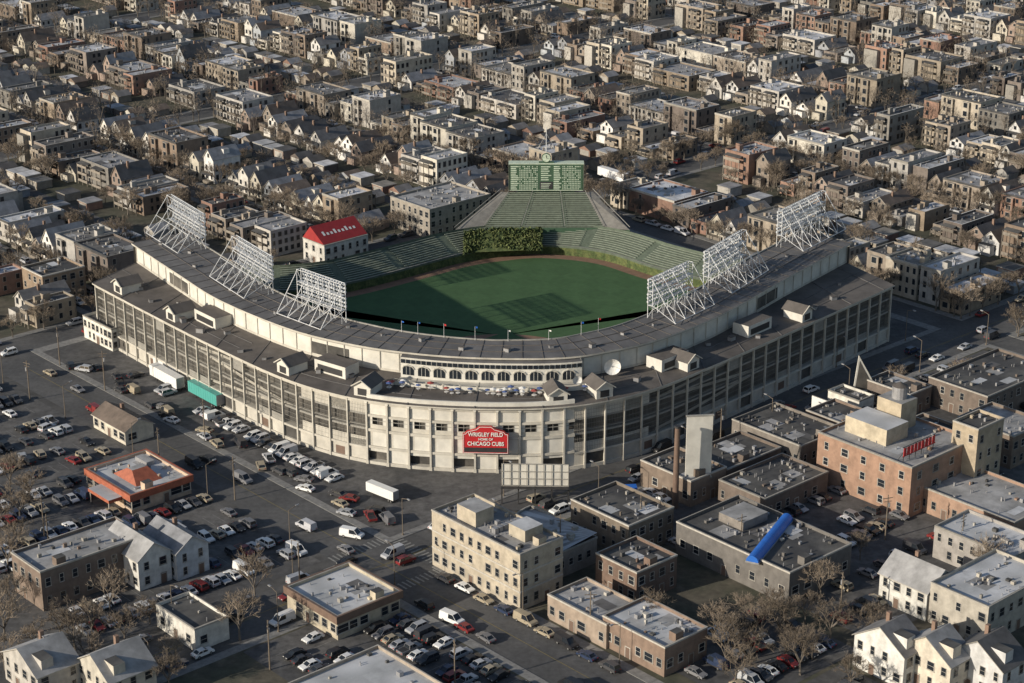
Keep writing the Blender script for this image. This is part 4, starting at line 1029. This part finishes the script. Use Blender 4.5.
for b in (-270,-276.5,-288): rowab(-200,b,-174,b,fill_=.7,z=.16)
for b in (-240,-247,-256): rowab(-196,b,-168,b,fill_=.6,z=.16)
for i in (0,-1,1,2,-2):
    for da in (-3.8,3.8): rowab(BW*i+da,-150 if i>=0 else 12,BW*i+da,420,sp=6.4,perp=False,fill_=.4,where="along a residential street",group="cars parked along the residential streets")
for db in (-4.4,4.4): rowab(-230,db,330,db,sp=6.4,perp=False,fill_=.4,where="along a residential street",group="cars parked along the residential streets")
put(sm,"road_marking",kind="structure",label="painted parking stall lines")
for u,v,rz in ((352,537,-.4),(372,519,.75),(452,622,-.7)): car(W(u,v,.03),rz,'van',("white",(.78,.78,.77)))
# ---------------------------------------------------------------- trees
def treemesh(seed,ht=11):
    random.seed(seed); T=MB();C=MB()
    def br(p,d,l,r,dep):
        q=p+d*l; (T if dep>1 else C).cyl(p,q,r,r*.6,5 if dep>1 else 3,'bark' if dep>1 else 'twig',False)
        if dep==0:
            for _ in range(11):
                s=p+d*l*ru(.1,1); e=(d*ru(.2,1)+Vector((ru(-1,1),ru(-1,1),ru(-.4,1)))).normalized()*ru(.6,1.5); n=e.cross(Vector((ru(-1,1),ru(-1,1),ru(-1,1)))).normalized()*.038
                C.poly([s-n,s+n,s+e],'twig'); s2=s+e*.4; e2=(e.normalized()+Vector((ru(-1,1),ru(-1,1),ru(-1,1)))).normalized()*.75; C.poly([s2-n*.8,s2+n*.8,s2+e2],'twig')
            return
        nn={3:5,2:4,1:4}[dep]
        for k in range(nn):
            a=2*math.pi*(k+R())/nn; sp_={3:.85,2:.85,1:.8}[dep]
            o=d.orthogonal().normalized(); o2=d.cross(o)
            nd=(d+(o*math.cos(a)+o2*math.sin(a))*ru(.5,1.1)*sp_+Vector((0,0,.15))).normalized()
            br(p+d*l*ru(.6,1),nd,l*ru(.62,.85) if dep<3 else ht*.3*ru(.8,1.1),r*.55,dep-1)
    br(Vector((0,0,0)),Vector((ru(-.06,.06),ru(-.06,.06),1)).normalized(),ht*.27,ht*.022,3)
    return T.mesh("trunk"),C.mesh("crown")
tms=[treemesh(900+i,ru(10,13)) for i in range(6)]
random.seed(77)
tn=0
def tree(p,s=1,lab="bare brown winter tree beside a residential street"):
    global tn
    tn+=1; a,b=random.choice(tms)
    e=put(a,"tree",p,ru(0,6.3),label=lab,cat="tree",group="bare street trees",scale=(s,s,s*ru(.85,1.05))); put(b,"crown",parent=e)
for u,v in ((715,640),(735,655),(760,640),(785,655),(805,625),(770,618),(745,622),(812,660),(725,668),(700,655),(830,640),(20,545),(8,570),(110,612),(92,637),(125,644),(175,668),(150,624),(20,520),(170,690),(135,700),(60,637),(860,560),(880,600),(985,585),(960,660),(655,627),(850,690),(870,640),(240,640),(5,640),(312,275),(330,280),(490,218),(478,228),(502,210),(965,385),(895,385),(75,650),(35,650),(12,610),(0,530),(30,500),(10,490),(780,640),(750,665),(800,675),(735,685),(820,600),(60,690),(90,670),(5,670),(255,600)):
    q=W(u,v,.12)
    if not infoot(q,.3): tree(q,ru(.65,1.0),"bare brown winter tree with fine twigs on small lot")
trees=[t for t in trees if vis(t,10) and not infoot(t,1)]
trees.sort(key=lambda t:t.y)
far=[]
for i,t in enumerate(trees):
    if tn<297 : tree(t,ru(.65,1.1))
    else: far.append(t)
fm=MB()
for t in far[:1100]:
    s=ru(.65,1.15); fm.cyl(t,t+Vector((0,0,4*s)),.2,.14,4,'bark',False)
    lob=[Vector((ru(-2.4,2.4),ru(-2.4,2.4),ru(5.5,9.5)))*s for _ in range(6)]
    for q in lob: fm.cyl(t+Vector((0,0,3*s)),t+q,.11,.05,3,'bark',False)
    for q in lob:
        for k in range(26):
            d=Vector((random.gauss(0,1),random.gauss(0,1),random.gauss(0,.8)))*s; c=t+q+d; e=Vector((ru(-1,1),ru(-1,1),ru(-.3,1.2))).normalized()*ru(.8,1.5); n=e.cross(Vector((ru(-1,1),ru(-1,1),ru(-1,1)))).normalized()*.06; fm.poly([c-n,c+n,c+e],'twig')
put(fm,"distant_trees",label="far mass of bare brown street trees",cat="trees",kind="stuff")
# ---------------------------------------------------------------- street furniture
lp=MB(); lp.cyl((0,0,0),(0,0,9),.11,.07,8,'pole'); lp.beam((0,0,8.9),(2.2,0,9.5),.09,'pole'); lp.cyl((0,0,0),(0,0,.5),.22,.18,8,'pole'); lp=lp.mesh("street_lamp")
lh=MB(); lh.box(1.9,2.8,-.17,.17,9.4,9.6,'metal'); lh.box(2.0,2.7,-.12,.12,9.34,9.4,'lightlens'); lh=lh.mesh("lamp_head")
def lampp(p,rz):
    if not vis(p,10): return
    o=put(lp,"street_lamp",p,rz,label="grey curved-arm street lamp on the pavement",cat="street lamp",group="street lamps along the streets"); put(lh,"lamp_head",parent=o)
for a in range(-320,120,30): lampp(AB(a,-162,.12 if a>-205 else .02),TH-math.pi/2); lampp(AB(a+14,-179,.12),TH+math.pi/2)
for b in range(-290,-180,28): lampp(AB(-204,b,.12),TH+math.pi)
for b in range(-150,0,32): lampp(AB(-222,b,.03),TH)
up=MB(); up.cyl((0,0,0),(0,0,11),.17,.11,8,'pole'); up.beam((-1.2,0,10.2),(1.2,0,10.2),.13,'pole'); up.beam((-.9,0,9.4),(.9,0,9.4),.11,'pole'); up.cyl((.35,0,8),(.35,0,9),.25,.25,8,'metal'); up.beam((0,0,8.5),(.35,0,8.5),.1,'pole'); up=up.mesh("utility_pole")
for u,v in ((50,560),(270,670),(455,690),(590,640),(560,560),(740,560),(885,540),(960,560),(45,540),(300,590),(205,440),(105,390),(160,470),(640,540),(840,620),(30,400),(60,365),(235,500),(720,450),(905,470)):
    put(up,"utility_pole",W(u,v,.1),ru(0,3),label="brown wooden utility pole with crossarms and transformer",cat="utility pole",group="utility poles")
